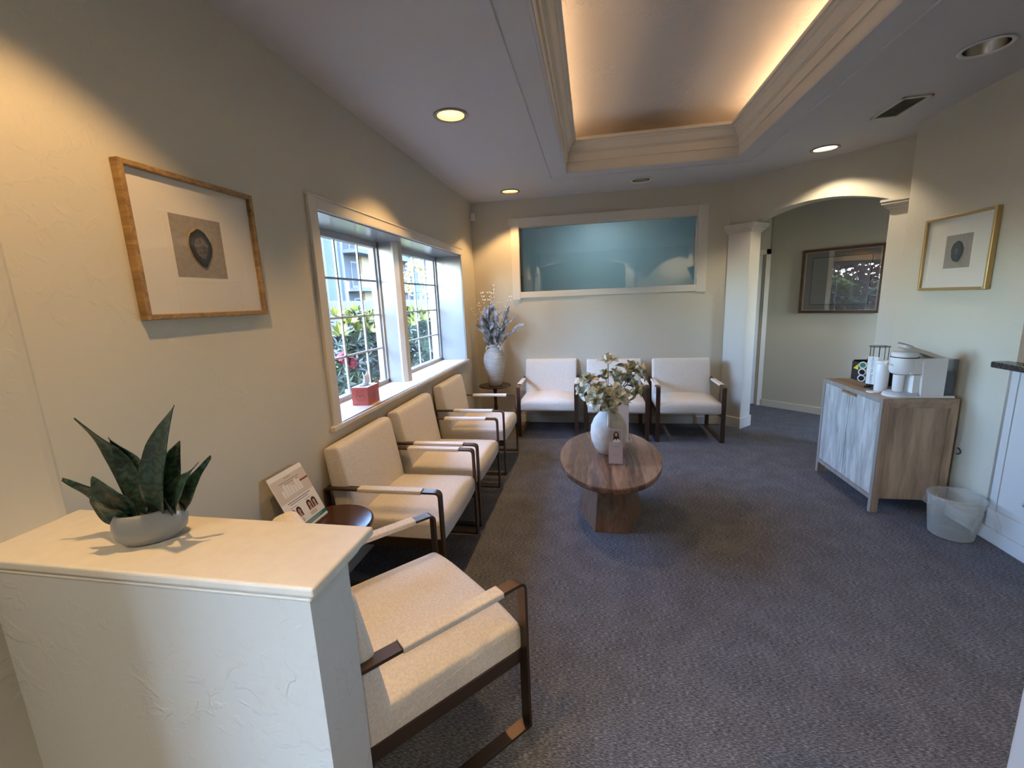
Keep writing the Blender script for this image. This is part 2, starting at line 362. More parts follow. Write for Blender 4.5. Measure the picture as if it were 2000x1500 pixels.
# arch wall at 45 degrees.  local: u along wall (from far-left to near-right), v depth (away from room)
AD = Vector((1, -1, 0)).normalized(); AN = Vector((1, 1, 0)).normalized(); A0 = Vector((1.489, 5.371, 0))
def ap(u, v, z): p = A0+AD*u+AN*v; return (p.x, p.y, z)
U0, U1, US = .235, 1.405, 2.2     # jambs, end of wall
ZS, ZP, TH = 2.245, 2.365, .17
uc = (U0+U1)/2; hw = (U1-U0)/2; rr = (hw*hw+(ZP-ZS)**2)/(2*(ZP-ZS)); zc0 = ZP-rr
aw = MB()
def aprism(mb, outline, v0, v1):
    n = len(outline)
    mb.add([ap(u, v0, z) for u, z in outline]+[ap(u, v1, z) for u, z in outline], [tuple(range(n)), tuple(range(n, 2*n))[::-1]]+[(i, i+n, (i+1) % n+n, (i+1) % n) for i in range(n)])
NA = 32
for k in range(NA):
    ua = U0+(U1-U0)*k/NA; ub = U0+(U1-U0)*(k+1)/NA
    za = zc0+sqrt(rr*rr-(ua-uc)**2); zb = zc0+sqrt(rr*rr-(ub-uc)**2)
    aprism(aw, [(ua, za), (ub, zb), (ub, ZC), (ua, ZC)], 0, TH)
aprism(aw, [(0, 0), (U0, 0), (U0, ZC), (0, ZC)], 0, TH); aprism(aw, [(U1, 0), (US, 0), (US, ZC), (U1, ZC)], 0, TH)
struct(aw.build('wall_arch', M['wall']))
# pilaster casings + capitals + plinths
pl = MB()
for ua, ub in ((.0, U0+.012), (U1-.012, US-.2)):
    aprism(pl, [(ua, 0), (ub, 0), (ub, 2.165), (ua, 2.165)], -.02, TH+.02)
struct(pl.build('trim_arch_jambs', M['trim'], bevel=.004))
cpm = MB()
for ua, ub in ((-.02, U0+.012), (U1-.012, US-.2)):
    for g, z0_, z1_ in ((.008, 2.160, 2.172), (.018, 2.172, 2.188), (.034, 2.188, 2.206), (.050, 2.206, 2.226), (.058, 2.226, 2.246)):
        a = ua if ua < .5 else ua-g; b = ub+g if ua < .5 else ub
        aprism(cpm, [(a, z0_), (b, z0_), (b, z1_), (a, z1_)], -.02-g, TH+.02+g)
struct(cpm.build('trim_arch_capitals', M['trim'], bevel=.003))
pb = MB()
for ua, ub in ((-.0, U0+.024), (U1-.024, US-.2)): aprism(pb, [(ua, 0), (ub, 0), (ub, .125), (ua, .125)], -.036, TH+.036)
struct(pb.build('baseboard_arch', M['trim'], bevel=.004))
# right wall: full height from y 2.92 to 4.0, reception opening nearer
rw = MB(); YP = 2.925
rw.box(XR, XR+.14, YP, 4.0, 0, ZC); rw.box(XR, XR+.14, -2.5, YP, 2.2, ZC)
rw.box(XR+.14, XR+.8, 3.86, 4.0, 0, ZC)
struct(rw.build('wall_right', M['wall']))
rp = MB()
rp.box(XR, XR+.14, -2.5, YP, 0, 1.05)
rp.box(XR-.010, XR, -2.5, YP-.05, .235, 1.045) ; rp.box(XR-.012, XR, YP-.045, YP+.0, .09, 1.045)
rwp = rp.build('wall_right_wainscot', M['panel'], bevel=.002); struct(rwp)
rs = MB()
for yb in (2.72, 1.95, 1.18):
    rs.box(XR-.022, XR-.010, yb-.022, yb, .305, .98); rs.box(XR-.022, XR-.010, yb-.70, yb-.678, .305, .98)
    rs.box(XR-.022, XR-.010, yb-.70, yb, .30, .322); rs.box(XR-.022, XR-.010, yb-.70, yb, .97, .99)
struct(rs.build('trim_wainscot_moulding', M['panel'], bevel=.004))
rb = MB(); rb.box(XR-.022, XR, -2.5, 4.0, 0, .085); rb.box(XR-.016, XR, -2.5, 2.925, .085, .20)
struct(rb.build('baseboard_right', M['panel'], bevel=.004))
struct(MB().box(XR-.012, XR+.15, YP-.055, YP-.012, 1.09, 2.2).box(XR-.012, XR+.15, -2.5, YP, 2.17, 2.22).build('trim_reception_opening', M['oak'], bevel=.004))
lg_ = MB().prism(rounded([(XR-.10, -1.1), (XR-.10, 2.972), (XR-.001, 2.972), (XR-.001, 2.924), (XR+.25, 2.924), (XR+.25, -1.1)], [0, .03, 0, 0, 0, 0]), 1.056, 1.090).build('reception_ledge', M['granite'], bevel=.005, seg=3); tag(lg_, 'black granite ledge sticking out of the right wall at the edge of the view', 'counter')
struct(MB().box(XR-.006, XR, YP-.004, YP+.024, .085, 1.05).build('trim_wainscot_edge', M['ring']))
bb = MB(); bb.box(-1.43, 1.47, YF-.014, YF, 0, .09); struct(bb.build('baseboard_far', M['trim'], bevel=.004))
bb = MB(); bb.box(XL, XL+.014, .88, YF-.014, 0, .09); struct(bb.build('baseboard_left', M['trim'], bevel=.004))
# hall
HN = 8.585
hw_ = MB(); d = Vector((.733, -.680, 0)).normalized(); n_ = Vector((.680, .733, 0)).normalized(); h0 = Vector((2.262, 6.306, 0))
def hp(u, v, z): p = h0+d*u+n_*v; return (p.x, p.y, z)
hw_.add([hp(u, v, z) for z in (0, ZC) for v in (0, .12) for u in (-.0, 2.6)], [(0, 2, 3, 1), (4, 5, 7, 6), (0, 1, 5, 4), (2, 6, 7, 3), (0, 4, 6, 2), (1, 3, 7, 5)])
struct(hw_.build('wall_hall_right', M['wall']))
hb = MB(); hb.add([hp(u, v, z) for z in (0, .09) for v in (-.014, 0) for u in (-.0, 2.6)], [(0, 2, 3, 1), (4, 5, 7, 6), (0, 1, 5, 4), (2, 6, 7, 3), (0, 4, 6, 2), (1, 3, 7, 5)])
struct(hb.build('baseboard_hall', M['trim'], bevel=.003))
wd = MB(); wd.box(1.5, 1.55, YF+.16, 6.4, 0, ZC); wd.box(1.55, 2.40, 6.32, 6.45, 2.0, ZC); wd.box(2.20, 2.40, 6.32, 6.45, 0, 2.0); wd.box(1.55, 2.2, 6.55, 6.6, 0, 2.0)
struct(wd.build('wall_hall_end', M['wall']))
dr = empty('door_1'); struct(dr)
MB().box(2.105, 2.188, 6.345, 6.385, .01, 1.99).build('door_panel', M['panel'], dr, bevel=.003)
MB().box(2.188, 2.205, 6.33, 6.40, 0, 2.0).box(2.205, 2.262, 6.305, 6.32, 0, 2.062).box(1.62, 2.262, 6.305, 6.32, 1.995, 2.062).box(1.60, 2.19, 6.33, 6.40, 1.99, 2.0).build('door_casing', M['trim'], dr, bevel=.003)
MB().box(2.035, 2.105, 6.352, 6.392, .01, 1.99).build('door_edge', M['cap'], dr)
for z in (1.79, 1.06, .35): MB().box(2.045, 2.098, 6.338, 6.354, z-.05, z+.05).build('hinge', M['hinge'], dr)
# rest of the shell, behind the camera and beyond the openings
BY = -1.22
bk = MB(); bk.box(.86, 4.3, BY-.14, BY, 0, ZC)
for k in range(24):
    xa = -1.385+2.245*k/24; xb = -1.385+2.245*(k+1)/24; R_ = 4.6; zq = lambda x: 2.50-R_+sqrt(R_*R_-(x+.26)**2)
    bk.prism([(xa, zq(xa)), (xb, zq(xb)), (xb, ZC), (xa, ZC)], BY-.14, BY, 'y')
bk.box(-1.385, 4.3, -2.35, -2.2, 0, ZC)
struct(bk.build('wall_behind', M['wall']))
struct(MB().box(.86, 1.08, BY, BY+.03, 0, 2.30).box(.83, 1.11, BY, BY+.06, 2.30, 2.38).build('trim_behind', M['trim'], bevel=.004))
struct(MB().box(4.3, 4.4, -2.3, 3.0, 0, ZC).box(4.3, 4.4, 3.8, 6.6, 0, ZC).box(4.3, 4.4, 3.0, 3.8, 0, 1.1).box(4.3, 4.4, 3.0, 3.8, 2.1, ZC).build('wall_reception', M['wall']))
w5 = empty('window_5'); struct(w5)  # unseen window, added to bring daylight into the hall
MB().box(4.33, 4.37, 3.0, 3.05, 1.1, 2.1).box(4.33, 4.37, 3.75, 3.8, 1.1, 2.1).box(4.33, 4.37, 3.05, 3.75, 1.1, 1.15).box(4.33, 4.37, 3.05, 3.75, 2.05, 2.1).build('window_frame', M['vinyl'], w5)
MB().box(4.348, 4.352, 3.05, 3.75, 1.15, 2.05).build('pane', M['glass'], w5)
struct(MB().box(-1.8, 4.4, 6.6, 6.7, 0, ZC).build('wall_back', M['wall']))
# ---- window trim, stool, units
ct = MB(); f = .02
ct.box(XL, XL+f, WY0-.07, WY0, SILL-.005, HEAD+.068); ct.box(XL, XL+f, WY0, WY1+.012, HEAD, HEAD+.068); ct.box(XL, XL+.010, WY1, WY1+.014, SILL, HEAD)
ct.box(XL, XL+f+.006, WY0-.078, WY1+.02, HEAD+.060, HEAD+.070)
struct(ct.build('trim_window_casing', M['trim'], bevel=.003))
st = MB(); st.box(-1.80, XL+.03, WY0, WY1, SILL-.03, SILL); st.box(XL, XL+.032, WY0-.10, WY1+.03, SILL-.03, SILL)
struct(st.build('trim_window_stool', M['cap'], bevel=.008, seg=3))
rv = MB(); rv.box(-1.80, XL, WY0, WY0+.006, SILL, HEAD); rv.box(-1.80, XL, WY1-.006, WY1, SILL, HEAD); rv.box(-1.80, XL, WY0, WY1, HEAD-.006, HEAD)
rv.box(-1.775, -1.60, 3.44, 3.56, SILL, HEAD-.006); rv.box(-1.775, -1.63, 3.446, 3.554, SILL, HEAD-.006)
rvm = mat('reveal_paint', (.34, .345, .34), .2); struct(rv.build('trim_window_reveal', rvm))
pm = MB(); pm.prism([(-1.60, 3.436), (-1.585, 3.436), (-1.555, 3.47), (-1.555, 3.545), (-1.60, 3.56)], SILL, HEAD-.006)
struct(pm.build('trim_window_post', M['trim'], bevel=.002))
GXp = -1.74
def window_unit(i, y0, y1, bars, sill=SILL, head=HEAD):
    w = empty('window_%d' % i); struct(w)
    z0, z1 = sill, head-.006; t = .028
    fm = MB(); xa, xb = GXp-.03, GXp+.025
    fm.box(xa, xb, y0, y0+t, z0, z1); fm.box(xa, xb, y1-t, y1, z0, z1); fm.box(xa, xb, y0, y1, z0, z0+.032); fm.box(xa, xb, y0, y1, z1-.045, z1)
    fm.box(xa-.01, GXp+.008, y0+t, y0+t+.022, z0, z1-.045); fm.box(xa-.01, GXp+.008, y1-t-.022, y1-t, z0, z1-.045)
    fm.build('window_frame', M['vinyl'], w, bevel=.003)
    mu = MB()
    for yb in bars: mu.box(GXp-.008, GXp+.006, yb-.007, yb+.007, z0+.03, z1-.04)
    for zb in (1.20, 1.475, 1.745): mu.box(GXp-.008, GXp+.006, y0+t, y1-t, zb-.007, zb+.007)
    mu.build('muntins', M['vinyl'], w)
    MB().box(GXp-.014, GXp-.010, y0+t, y1-t, z0+.03, z1-.04).build('pane', M['glass'], w)
window_unit(1, WY0+.006, 3.446, (2.53, 2.844, 3.151))
window_unit(4, SY0, SY1, (-.80, -.45), SZ0, SZ1)
window_unit(2, 3.554, WY1-.006, (3.89, 4.208, 4.505))

# far interior window
w3 = empty('window_3'); struct(w3)
c = MB(); o_ = .085
c.box(-.955, GX0+.012, YF-.02, YF, 1.548, 2.49); c.box(GX1-.012, 1.262, YF-.02, YF, 1.556, 2.507)
c.box(-.955+.0, 1.262, YF-.016, YF, 2.395, 2.487); c.box(-.93, 1.24, YF-.016, YF, 1.568, 1.640)
c.box(-.975, -.93, YF-.024, YF, 2.41, 2.50); c.box(-.965, 1.27, YF-.026, YF, 2.480, 2.494)
c.build('casing', M['trim'], w3, bevel=.003)
c = MB(); c.box(GX0, GX0+.016, YF-.006, YF+.05, GZ0, GZ1); c.box(GX1-.02, GX1, YF-.006, YF+.05, GZ0, GZ1); c.box(GX0, GX1, YF-.006, YF+.05, GZ0, GZ0+.014); c.box(GX0, GX1, YF-.006, YF+.05, GZ1-.014, GZ1)
c.build('sash', M['trim'], w3, bevel=.002)
MB().box(GX0+.016, GX1-.02, YF+.008, YF+.012, GZ0+.014, GZ1-.014).build('pane', thin_glass('interior_pane', boost=4.5), w3)
MB().box(GX0+.016, GX0+.030, YF+.014, YF+.155, GZ0, GZ1).build('inner_jamb', M['black'], w3)
struct(MB().box(-1.75, 1.47, 6.50, 6.53, 0, ZC).box(-1.76, -1.73, YF+.16, 6.5, 0, ZC).box(1.45, 1.48, YF+.16, 6.5, 0, ZC).build('wall_next_room', M['bluepane']))
nl = bpy.data.lights.new('next_room_fill', 'AREA'); nl.shape = 'SQUARE'; nl.size = .4; nl.energy = 5; nl.color = (.9, .95, 1)  # unseen source added to brighten the blue room behind the pane
nlo = bpy.data.objects.new('next_room_fill', nl); COL.objects.link(nlo); nlo.location = (.1, 5.78, ZC-.02)
MB().box(1.118, 1.134, YF+.014, YF+.030, 1.85, 2.26).build('latch_rail', M['ring'], w3)

# half wall in front
pw = MB().box(-1.45, -.55, .675, .812, 0, .992).build('wall_half', M['pony']); struct(pw)
pc = MB(); pc.box(-1.40, -.52, .652, .886, 1.008, 1.030); pc.box(-1.40, -.532, .664, .874, .996, 1.008); pc.box(-1.40, -.540, .668, .850, .984, .996)
struct(pc.build('trim_half_wall_cap', M['cap'], bevel=.006, seg=3))
# end of the wall at the lower right edge of the view
struct(MB().box(1.085, 1.24, .55, 1.165, 0, 1.06).build('wall_near_right', M['panel'], bevel=.004))

# ================================================================ CEILING FIXTURES
def downlight(x, y, on, warm, label, cat='ceiling light', power=42, group='recessed ceiling lights', cone=106):
    r = empty('recessed_downlight', (x, y, ZC)); tag(r, label, cat)
    MB().lathe([(.088, .0), (.104, -.002), (.108, -.006), (.104, -.010), (.092, -.008), (.086, .0)], 40, caps=False).build('trim_ring', M['ring'] if on else M['white'], r)
    MB().lathe([(.086, -.004), (.084, .02), (.078, .07), (.066, .115), (.04, .135), (.001, .137)], 40, caps=False).build('reflector', M['chrome'], r, normals=False)
    if on:
        bm_ = mat('lamp_glow_%d' % int(x*100+y*10), (1, 1, 1), .5, emis=((1.0, .60, .20) if warm[2] < .4 else (1, .88, .68)), es=1.15)
        MB().lathe([(.001, .010), (.060, .011), (.0845, .013)], 32, caps=False).build('lamp_lens', bm_, r)
        l = bpy.data.lights.new('downlight_lamp', 'SPOT'); l.energy = power; l.color = warm; l.spot_size = radians(cone); l.spot_blend = .35; l.shadow_soft_size = .03
        o = bpy.data.objects.new('downlight_lamp', l); COL.objects.link(o); o.parent = r; o.location = (0, 0, .004)
    else:
        MB().lathe([(.001, .050), (.022, .052), (.036, .07), (.040, .10), (.03, .12)], 24, caps=False).build('bulb', M['white'], r)
WARM = (1.0, .60, .25); NEUT = (1.0, .83, .60)
for x_ in (-1.0, .55, 2.1): downlight(x_, BY+.30, True, NEUT, 'lit recessed ceiling light %s in the row behind the camera' % {-1.0: 'at the left end', .55: 'in the middle', 2.1: 'at the right end'}[x_], power=60)
downlight(-.87, .86, True, WARM, 'lit recessed ceiling light just above the half wall, out of view')
downlight(-.87, 2.905, True, WARM, 'lit warm recessed ceiling light nearest the window, large ring left of the tray ceiling')
downlight(-.87, 4.96, True, WARM, 'lit warm recessed ceiling light near the far left corner above the tall vase')
downlight(.498, 4.95, False, WARM, 'unlit chrome recessed ceiling light above the blue interior window')
downlight(1.953, 4.431, True, NEUT, 'lit white recessed ceiling light in front of the archway', power=26, cone=120)
downlight(1.955, 2.865, False, WARM, 'unlit chrome recessed ceiling light near the upper right edge, beside the air vent')
downlight(1.955, .86, True, WARM, 'lit recessed ceiling light over the reception side, out of view', power=28)
# cove light strips behind the crown
cove = mat('cove_strip', (1, 1, 1), .5, emis=(1.0, .68, .40), es=14)
for nm, b, e_ in (('left', (TX0-.16, TX0-.135, TY0, TY1, 2.90, 2.915), 1), ('right', (TX1+.135, TX1+.16, TY0, TY1, 2.90, 2.915), 1)):
    c = MB().box(*b).build('cove_light', cove)
    tag(c, 'warm light strip hidden behind the crown moulding on the %s side of the tray ceiling' % nm, 'cove light')
# shelf the strips lie on
struct(MB().box(TX0-.30, TX0-.02, TY0-.3, TY1+.3, 2.87, 2.90).box(TX1+.02, TX1+.30, TY0-.3, TY1+.3, 2.87, 2.90).box(TX0-.02, TX1+.02, TY1+.02, TY1+.3, 2.87, 2.90).box(TX0-.02, TX1+.02, TY0-.3, TY0-.02, 2.87, 2.90).build('trim_cove_shelf', M['tray']))
# vent
v = empty('ceiling_vent', (2.02, 3.61, ZC)); tag(v, 'flat grey louvred air vent in the ceiling near the right wall', 'air vent')
g = MB(); g.box(-.085, .085, -.175, -.155, -.010, 0); g.box(-.085, .085, .155, .175, -.010, 0); g.box(-.085, -.067, -.175, .175, -.010, 0); g.box(.067, .085, -.175, .175, -.010, 0)
g.build('vent_frame', M['trim'], v, bevel=.002)
MB().box(-.067, .067, -.155, .155, -.002, 0).build('vent_back', M['black'], v)
sl = MB()
for k in range(9): sl.box(-.0048, .0048, -.155, .155, -.0006, .0006, Matrix.Translation((-.056+k*.014, 0, -.006)) @ Matrix.Rotation(radians(-40), 4, 'Y'))
sl.build('louvres', M['ring'], v)
# motion sensor in the far left corner
s = empty('motion_sensor', (-1.405, 5.335, 2.50)); tag(s, 'small white motion sensor in the far left corner below the ceiling', 'sensor')
MB().box(-.022, .026, -.022, .022, 0, .085).build('housing', M['white'], s, bevel=.008, seg=3)
MB().box(.024, .028, -.014, .014, .01, .05).build('lens', M['paper'], s, bevel=.003)
# outlet on far wall
s = empty('wall_outlet', (-.915, YF, .40)); tag(s, 'beige double socket low on the far wall beside the left chair', 'socket')
MB().box(-.035, .035, -.006, 0, -.057, .057).build('cover_plate', M['trim'], s, bevel=.003)
for z in (-.022, .022): MB().box(-.016, .016, -.009, -.005, z-.014, z+.014).build('receptacle', M['white'], s, bevel=.003)

# ================================================================ CHAIRS
SW = .345   # half outer width
def make_pad(outline, hw_, r, crown=None):
    # cushion lofted along x: outline is list of (y,z) with inward offset near the ends
    n = len(outline); cy = sum(p[0] for p in outline)/n; cz = sum(p[1] for p in outline)/n
    nr = []
    for i in range(n):
        a = Vector(outline[i-1]); b = Vector(outline[(i+1) % n]); t = (b-a).normalized(); q = Vector((t.y, -t.x))
        if q.dot(Vector((outline[i][0]-cy, outline[i][1]-cz))) < 0: q = -q
        nr.append(q)
    xs = []
    for k in range(7): a = pi/2*k/6; xs.append((-hw_+r*(1-sin(a)), r*(1-cos(a))))
    xs = [(-hw_+r*(1-cos(a*pi/12)), r*(1-sin(a*pi/12))) for a in range(7)]
    inner = [(-hw_+r+(2*hw_-2*r)*k/14, 0) for k in range(1, 14)]
    st = xs+inner+[(-x, o) for x, o in reversed(xs)]
    mb = MB(); vs = []
    for x, off in st:
        for i, (y, z) in enumerate(outline):
            yy = y-nr[i].x*off; zz = z-nr[i].y*off
            if crown: yy, zz = crown(x/hw_, yy, zz)
            vs.append((x, yy, zz))
    fs = []
    for k in range(len(st)-1):
        for i in range(n): j = (i+1) % n; fs.append((k*n+i, k*n+j, (k+1)*n+j, (k+1)*n+i))
    mb.add(vs, fs, True)
    for k0 in (0, len(st)-1):   # domed end caps: a fan of rings to the middle
        ring_ = [Vector(v) for v in vs[k0*n:(k0+1)*n]]; c_ = sum(ring_, Vector())/n; sg_ = -1 if k0 == 0 else 1
        vv = []; ff = []
        for q, (s_, b_) in enumerate(((1, 0), (.93, .0012), (.7, .002), (.35, .0022))): vv += [c_+(p-c_)*s_+Vector((sg_*b_, 0, 0)) for p in ring_]
        for q in range(3):
            for i in range(n): j = (i+1) % n; ff.append((q*n+i, q*n+j, (q+1)*n+j, (q+1)*n+i))
        ff.append(tuple(3*n+i for i in range(n))); mb.add(vv, ff, True)
    return mb
def densify(poly, step):
    out = []; n = len(poly)
    for i in range(n):
        a = Vector(poly[i]); b = Vector(poly[(i+1) % n]); k = max(1, int((b-a).length/step))
        for j in range(k): out.append(tuple(a+(b-a)*j/k))
    return out
seat_poly = rounded([(.002, .302), (.56, .302), (.56, .418), (.0, .418)], [.030, .030, .034, .042])
back_poly = rounded([(.475, .302), (.600, .302), (.655, .81), (.560, .828)], [.030, .030, .034, .045])
def crown_seat(u, y, z):
    if z > .33:
        t = max(0, min(1, (z-.34)/.08)); yy = max(0, min(1, y/.56))
        bulge = (max(0, 1-abs(u)**2.6))*(sin(pi*min(1, (yy*.86+.14)))**.6)
        z += t*.044*bulge
    if y < .05: y -= .014*(1-abs(u)**3)*(1-abs((z-.36)/.07)**2 if abs(z-.36) < .07 else 0)
    return y, z
def crown_back(u, y, z):
    t = (z-.302)/.52; front = .475+.085*t
    if y < front+.04: y -= .016*(1-abs(u)**3)*sin(pi*max(0, min(1, t)))
    return y, z
def make_chair():
    r = empty('lounge_chair')
    make_pad(densify(seat_poly, .045), .312, .014, crown_seat).build('seat', M['fabric'], r)
    bk_ = make_pad(densify(back_poly, .05), .314, .016, crown_back).build('backrest', M['fabric'], r)
    for sx in (-1, 1):
        # closed flat-bar loop in the yz plane with rounded corners
        w = .044; xc = sx*(SW-w/2); D = .655; A = .600
        poly = rounded([(0, 0), (D, 0), (D, A), (0, A)], [.006, .006, .02, .034], 6)
        n = len(poly); nr = []
        for i in range(n):
            a = Vector(poly[i-1]); b = Vector(poly[(i+1) % n]); t = (b-a).normalized(); q = Vector((t.y, -t.x)); 
            if q.dot(Vector((poly[i][0]-D/2, poly[i][1]-A/2))) < 0: q = -q
            nr.append((0, q.x, q.y))
        mb = MB(); mb.ribbon([(xc, y, z) for y, z in poly], nr, w, .011); fo = mb.build('side_frame', M['bronze'], r, bevel=.0015, seg=1)
        ro = rounded([(-.026, -.016), (.026, -.016), (.026, .006), (-.026, .006)], [.007]*4, 4)
        mb = MB(); mb.prism([(xc+x, A+z) for x, z in ro], .10, .455, 'y'); mb.build('arm_pad', M['fabric'], r, bevel=.002)
        MB().box(sx*.312-.006, sx*.312+.006, .004, .60, .268, .322).build('seat_rail', M['bronze'], r, bevel=.002)
        pts = []
        for k in range(15):
            t = k/14; y = .012+t*.50; z = .398-.062*t**1.8+.012*sin(pi*t); pts.append((sx*.3145, y, z))
        MB().tube(pts, .0016, 5).build('piping', M['fabric'], r)
    MB().box(-.31, .31, .585, .600, .262, .302).build('cross_rail', M['bronze'], r, bevel=.002)
    return r
chair = make_chair()
P0 = [  # front-centre x,y, rotation, label, group
 (-.77, 3.966, -pi/2, 'cream upholstered armchair with bronze frame under the window, farthest of the window row', None),
 (-.77, 3.06, -pi/2, 'cream upholstered armchair with bronze frame, middle of the three under the window', None),
 (-.77, 2.312, -pi/2, 'cream upholstered armchair with bronze frame under the window, nearest the leaflet and small round table', None),
 (-.503, 4.745, 0, 'cream upholstered armchair against the far wall, beside the tall white vase in the corner', None),
 (.247, 4.66, 0, 'cream upholstered armchair against the far wall, behind the flower arrangement', None),
 (.998, 4.645, 0, 'cream upholstered armchair against the far wall, next to the archway column', None),
 (-.485, 1.552, None, 'large cream armchair in the foreground, turned away beside the half wall', None)]
for i, (x, y, rz, lab, g_) in enumerate(P0):
    c = chair if i == 0 else copy_tree(chair)
    c.location = (x, y, 0)
    # local front = -Y ; left row faces +X -> rotate +90
    c.rotation_euler = (0, 0, pi/2 if rz == -pi/2 else (0 if rz == 0 else pi/2+math.atan2(.75, .66)))
    tag(c, lab, 'chair', 'cream armchairs in the waiting room')

# ================================================================ TABLES
t = empty('coffee_table', (.118, 3.04, 0)); tag(t, 'oval wooden coffee table with a faceted pedestal in the middle of the carpet', 'table')
ax, ay = .352, .592
MB().lathe([(.97, .400), (.992, .403), (1, .41), (1, .432), (.994, .439), (.985, .44)], 72, smooth=False, sx=ax, sy=ay).build('tabletop', M['tablewood'], t)
hexb = [(-.222, 0), (-.108, -.312), (.112, -.312), (.226, 0), (.112, .312), (-.108, .312)]
hext = [(x*.70, y*.72) for x, y in hexb]
MB().add([(x, y, 0) for x, y in hexb]+[(x, y, .40) for x, y in hext], [tuple(range(6))[::-1], tuple(range(6, 12))]+[(i, (i+1) % 6, (i+1) % 6+6, i+6) for i in range(6)]).build('pedestal', M['basewood'], t, bevel=.003)
t = empty('side_table', (-1.215, 1.69, 0)); tag(t, 'dark glossy round side table between the half wall and the nearest window chair', 'table')
MB().lathe([(.18, .535), (.197, .540), (.200, .548), (.198, .556), (.19, .56)], 48).build('tabletop', M['darkwood'], t)
MB().lathe([(.03, .02), (.022, .06), (.02, .4), (.03, .5), (.06, .535)], 24).build('post', M['darkwood'], t)
MB().lathe([(.15, 0), (.15, .012), (.10, .03), (.03, .04)], 40).build('foot', M['darkwood'], t)
t = empty('pedestal_table', (-1.175, 5.105, 0)); tag(t, 'small dark round pedestal table in the far left corner', 'table')
MB().lathe([(.17, .520), (.193, .524), (.197, .532), (.193, .540), (.185, .542)], 48).build('tabletop', M['darkwood'], t)
MB().lathe([(.045, .03), (.020, .06), (.018, .20), (.026, .26), (.018, .30), (.018, .44), (.03, .50), (.07, .52)], 24).build('post', M['darkwood'], t)
MB().lathe([(.15, 0), (.15, .012), (.11, .03), (.045, .04)], 40).build('foot', M['darkwood'], t)

# ================================================================ CABINET
cb = empty('cabinet', (1.893, 3.20, 0)); tag(cb, 'light oak two-door cabinet with whitewashed doors against the right wall', 'cabinet')
CD, CW, CH = .435, .765, .81
b = MB(); b.box(.024, CD, .03, CW-.03, .10, CH-.032); b.build('body', M['oak'], cb)
b = MB(); b.box(0, CD, 0, CW, CH-.032, CH); b.build('cabinet_top', M['oaktop'], cb, bevel=.002)
for y0_, y1_ in ((0, .035), (CW-.035, CW)):
    for x0_, x1_ in ((.004, .045), (CD-.045, CD)):
        MB().box(x0_, x1_, y0_, y1_, 0, CH-.032).build('leg', M['oak'], cb, bevel=.002)
for ya_, yb_, pa_, pb_ in ((0, .02, .012, .03), (CW-.02, CW, CW-.03, CW-.012)):
    MB().box(.045, CD-.045, ya_, yb_, CH-.062, CH-.032).build('side_rail', M['oaktop'], cb); MB().box(.045, CD-.045, pa_, pb_, .10, CH-.062).build('side_panel', M['oak'], cb)
b = MB(); b.box(-.002, .003, -.0005, .030, 0, CH-.002); b.box(-.002, .003, CW-.030, CW+.0005, 0, CH-.002); b.box(-.002, .003, .030, CW-.030, CH-.032, CH-.002); b.box(-.002, .006, .030, CW-.030, .09, .122)
b.build('front_edging', M['edge'], cb, bevel=.001)
ym = CW/2
for i, (a_, b_) in enumerate(((.030, ym-.003), (ym+.003, CW-.030))):
    dobj = MB().box(.001, .022, a_, b_, .124, CH-.034).build('door', M['greywood'], cb, bevel=.0015)
    ya, yb = (b_-.085, b_-.002) if i == 0 else (a_+.002, a_+.085)
    MB().box(-.012, .001, ya, yb, CH-.040, CH-.034).box(-.012, -.010, ya, yb, CH-.052, CH-.036).build('pull', M['gold'], dobj, bevel=.001)
c = MB().tube([(2.345, 3.17+.05*sin(k/12*pi*2)*.3, .46+.022*sin(k/12*pi*2)) if False else (2.335+.0*k, 3.175-.028*sin(k/14*pi), .47+.02*cos(k/14*pi)) for k in range(15)], .004, 6).build('power_cord', M['black'])
tag(c, 'loop of black power cord sticking out behind the cabinet', 'cord')

# ---- things on the cabinet
ZT = CH
cm = empty('coffee_maker', (2.12, 3.30, ZT)); tag(cm, 'white single-cup coffee maker with raised lid on the cabinet corner', 'coffee maker')
# base plate
def stadium(x0, x1, hwid, n=10):
    pts = [(x1, -hwid), (x1, hwid), (x0+hwid, hwid)]
    pts += [(x0+hwid-hwid*sin(pi*k/n/1.0), hwid*cos(pi*k/n)) for k in range(1, n)]
    pts += [(x0+hwid, -hwid)]; return pts
MB().prism(stadium(-.175, .19, .082), 0, .014).build('base', M['white'], cm, bevel=.004)
MB().prism(stadium(-.168, -.02, .075), .014, .030).build('drip_tray', mat('tray_grey', (.55, .56, .60), .35), cm, bevel=.003)
MB().prism(rounded([(-.005, .014), (.125, .014), (.125, .262), (-.005+.012, .262), (-.012, .245)], [.002, .004, .012, .02, .01]), -.080, .078, 'y').build('body', M['white'], cm, bevel=.006, seg=3)
hd = MB(); hd.lathe([(.050, .150), (.068, .158), (.075, .180), (.076, .250), (.074, .262)], 36, (-.075, 0, 0)); hd.box(-.075, 0, -.074, .074, .158, .262)
hd.build('brew_head', M['white'], cm, bevel=.003)
MB().lathe([(.0745, .262), (.0765, .264), (.0745, .268)], 36, (-.075, 0, 0)).build('head_seam', M['black'], cm)
MB().lathe([(.072, .268), (.072, .292), (.064, .298)], 36, (-.075, 0, 0)).build('head_cap', M['white'], cm)
lm = Matrix.Translation((.03, 0, .275)) @ Matrix.Rotation(radians(21), 4, 'Y')
MB().prism(rounded([(-.155, -.058), (.085, -.066), (.085, .066), (-.155, .058)], [.05, .01, .01, .05]), .0, .024).build('lid', mat('lid_beige', (.58, .53, .46), .35), cm, bevel=.004).matrix_local = lm
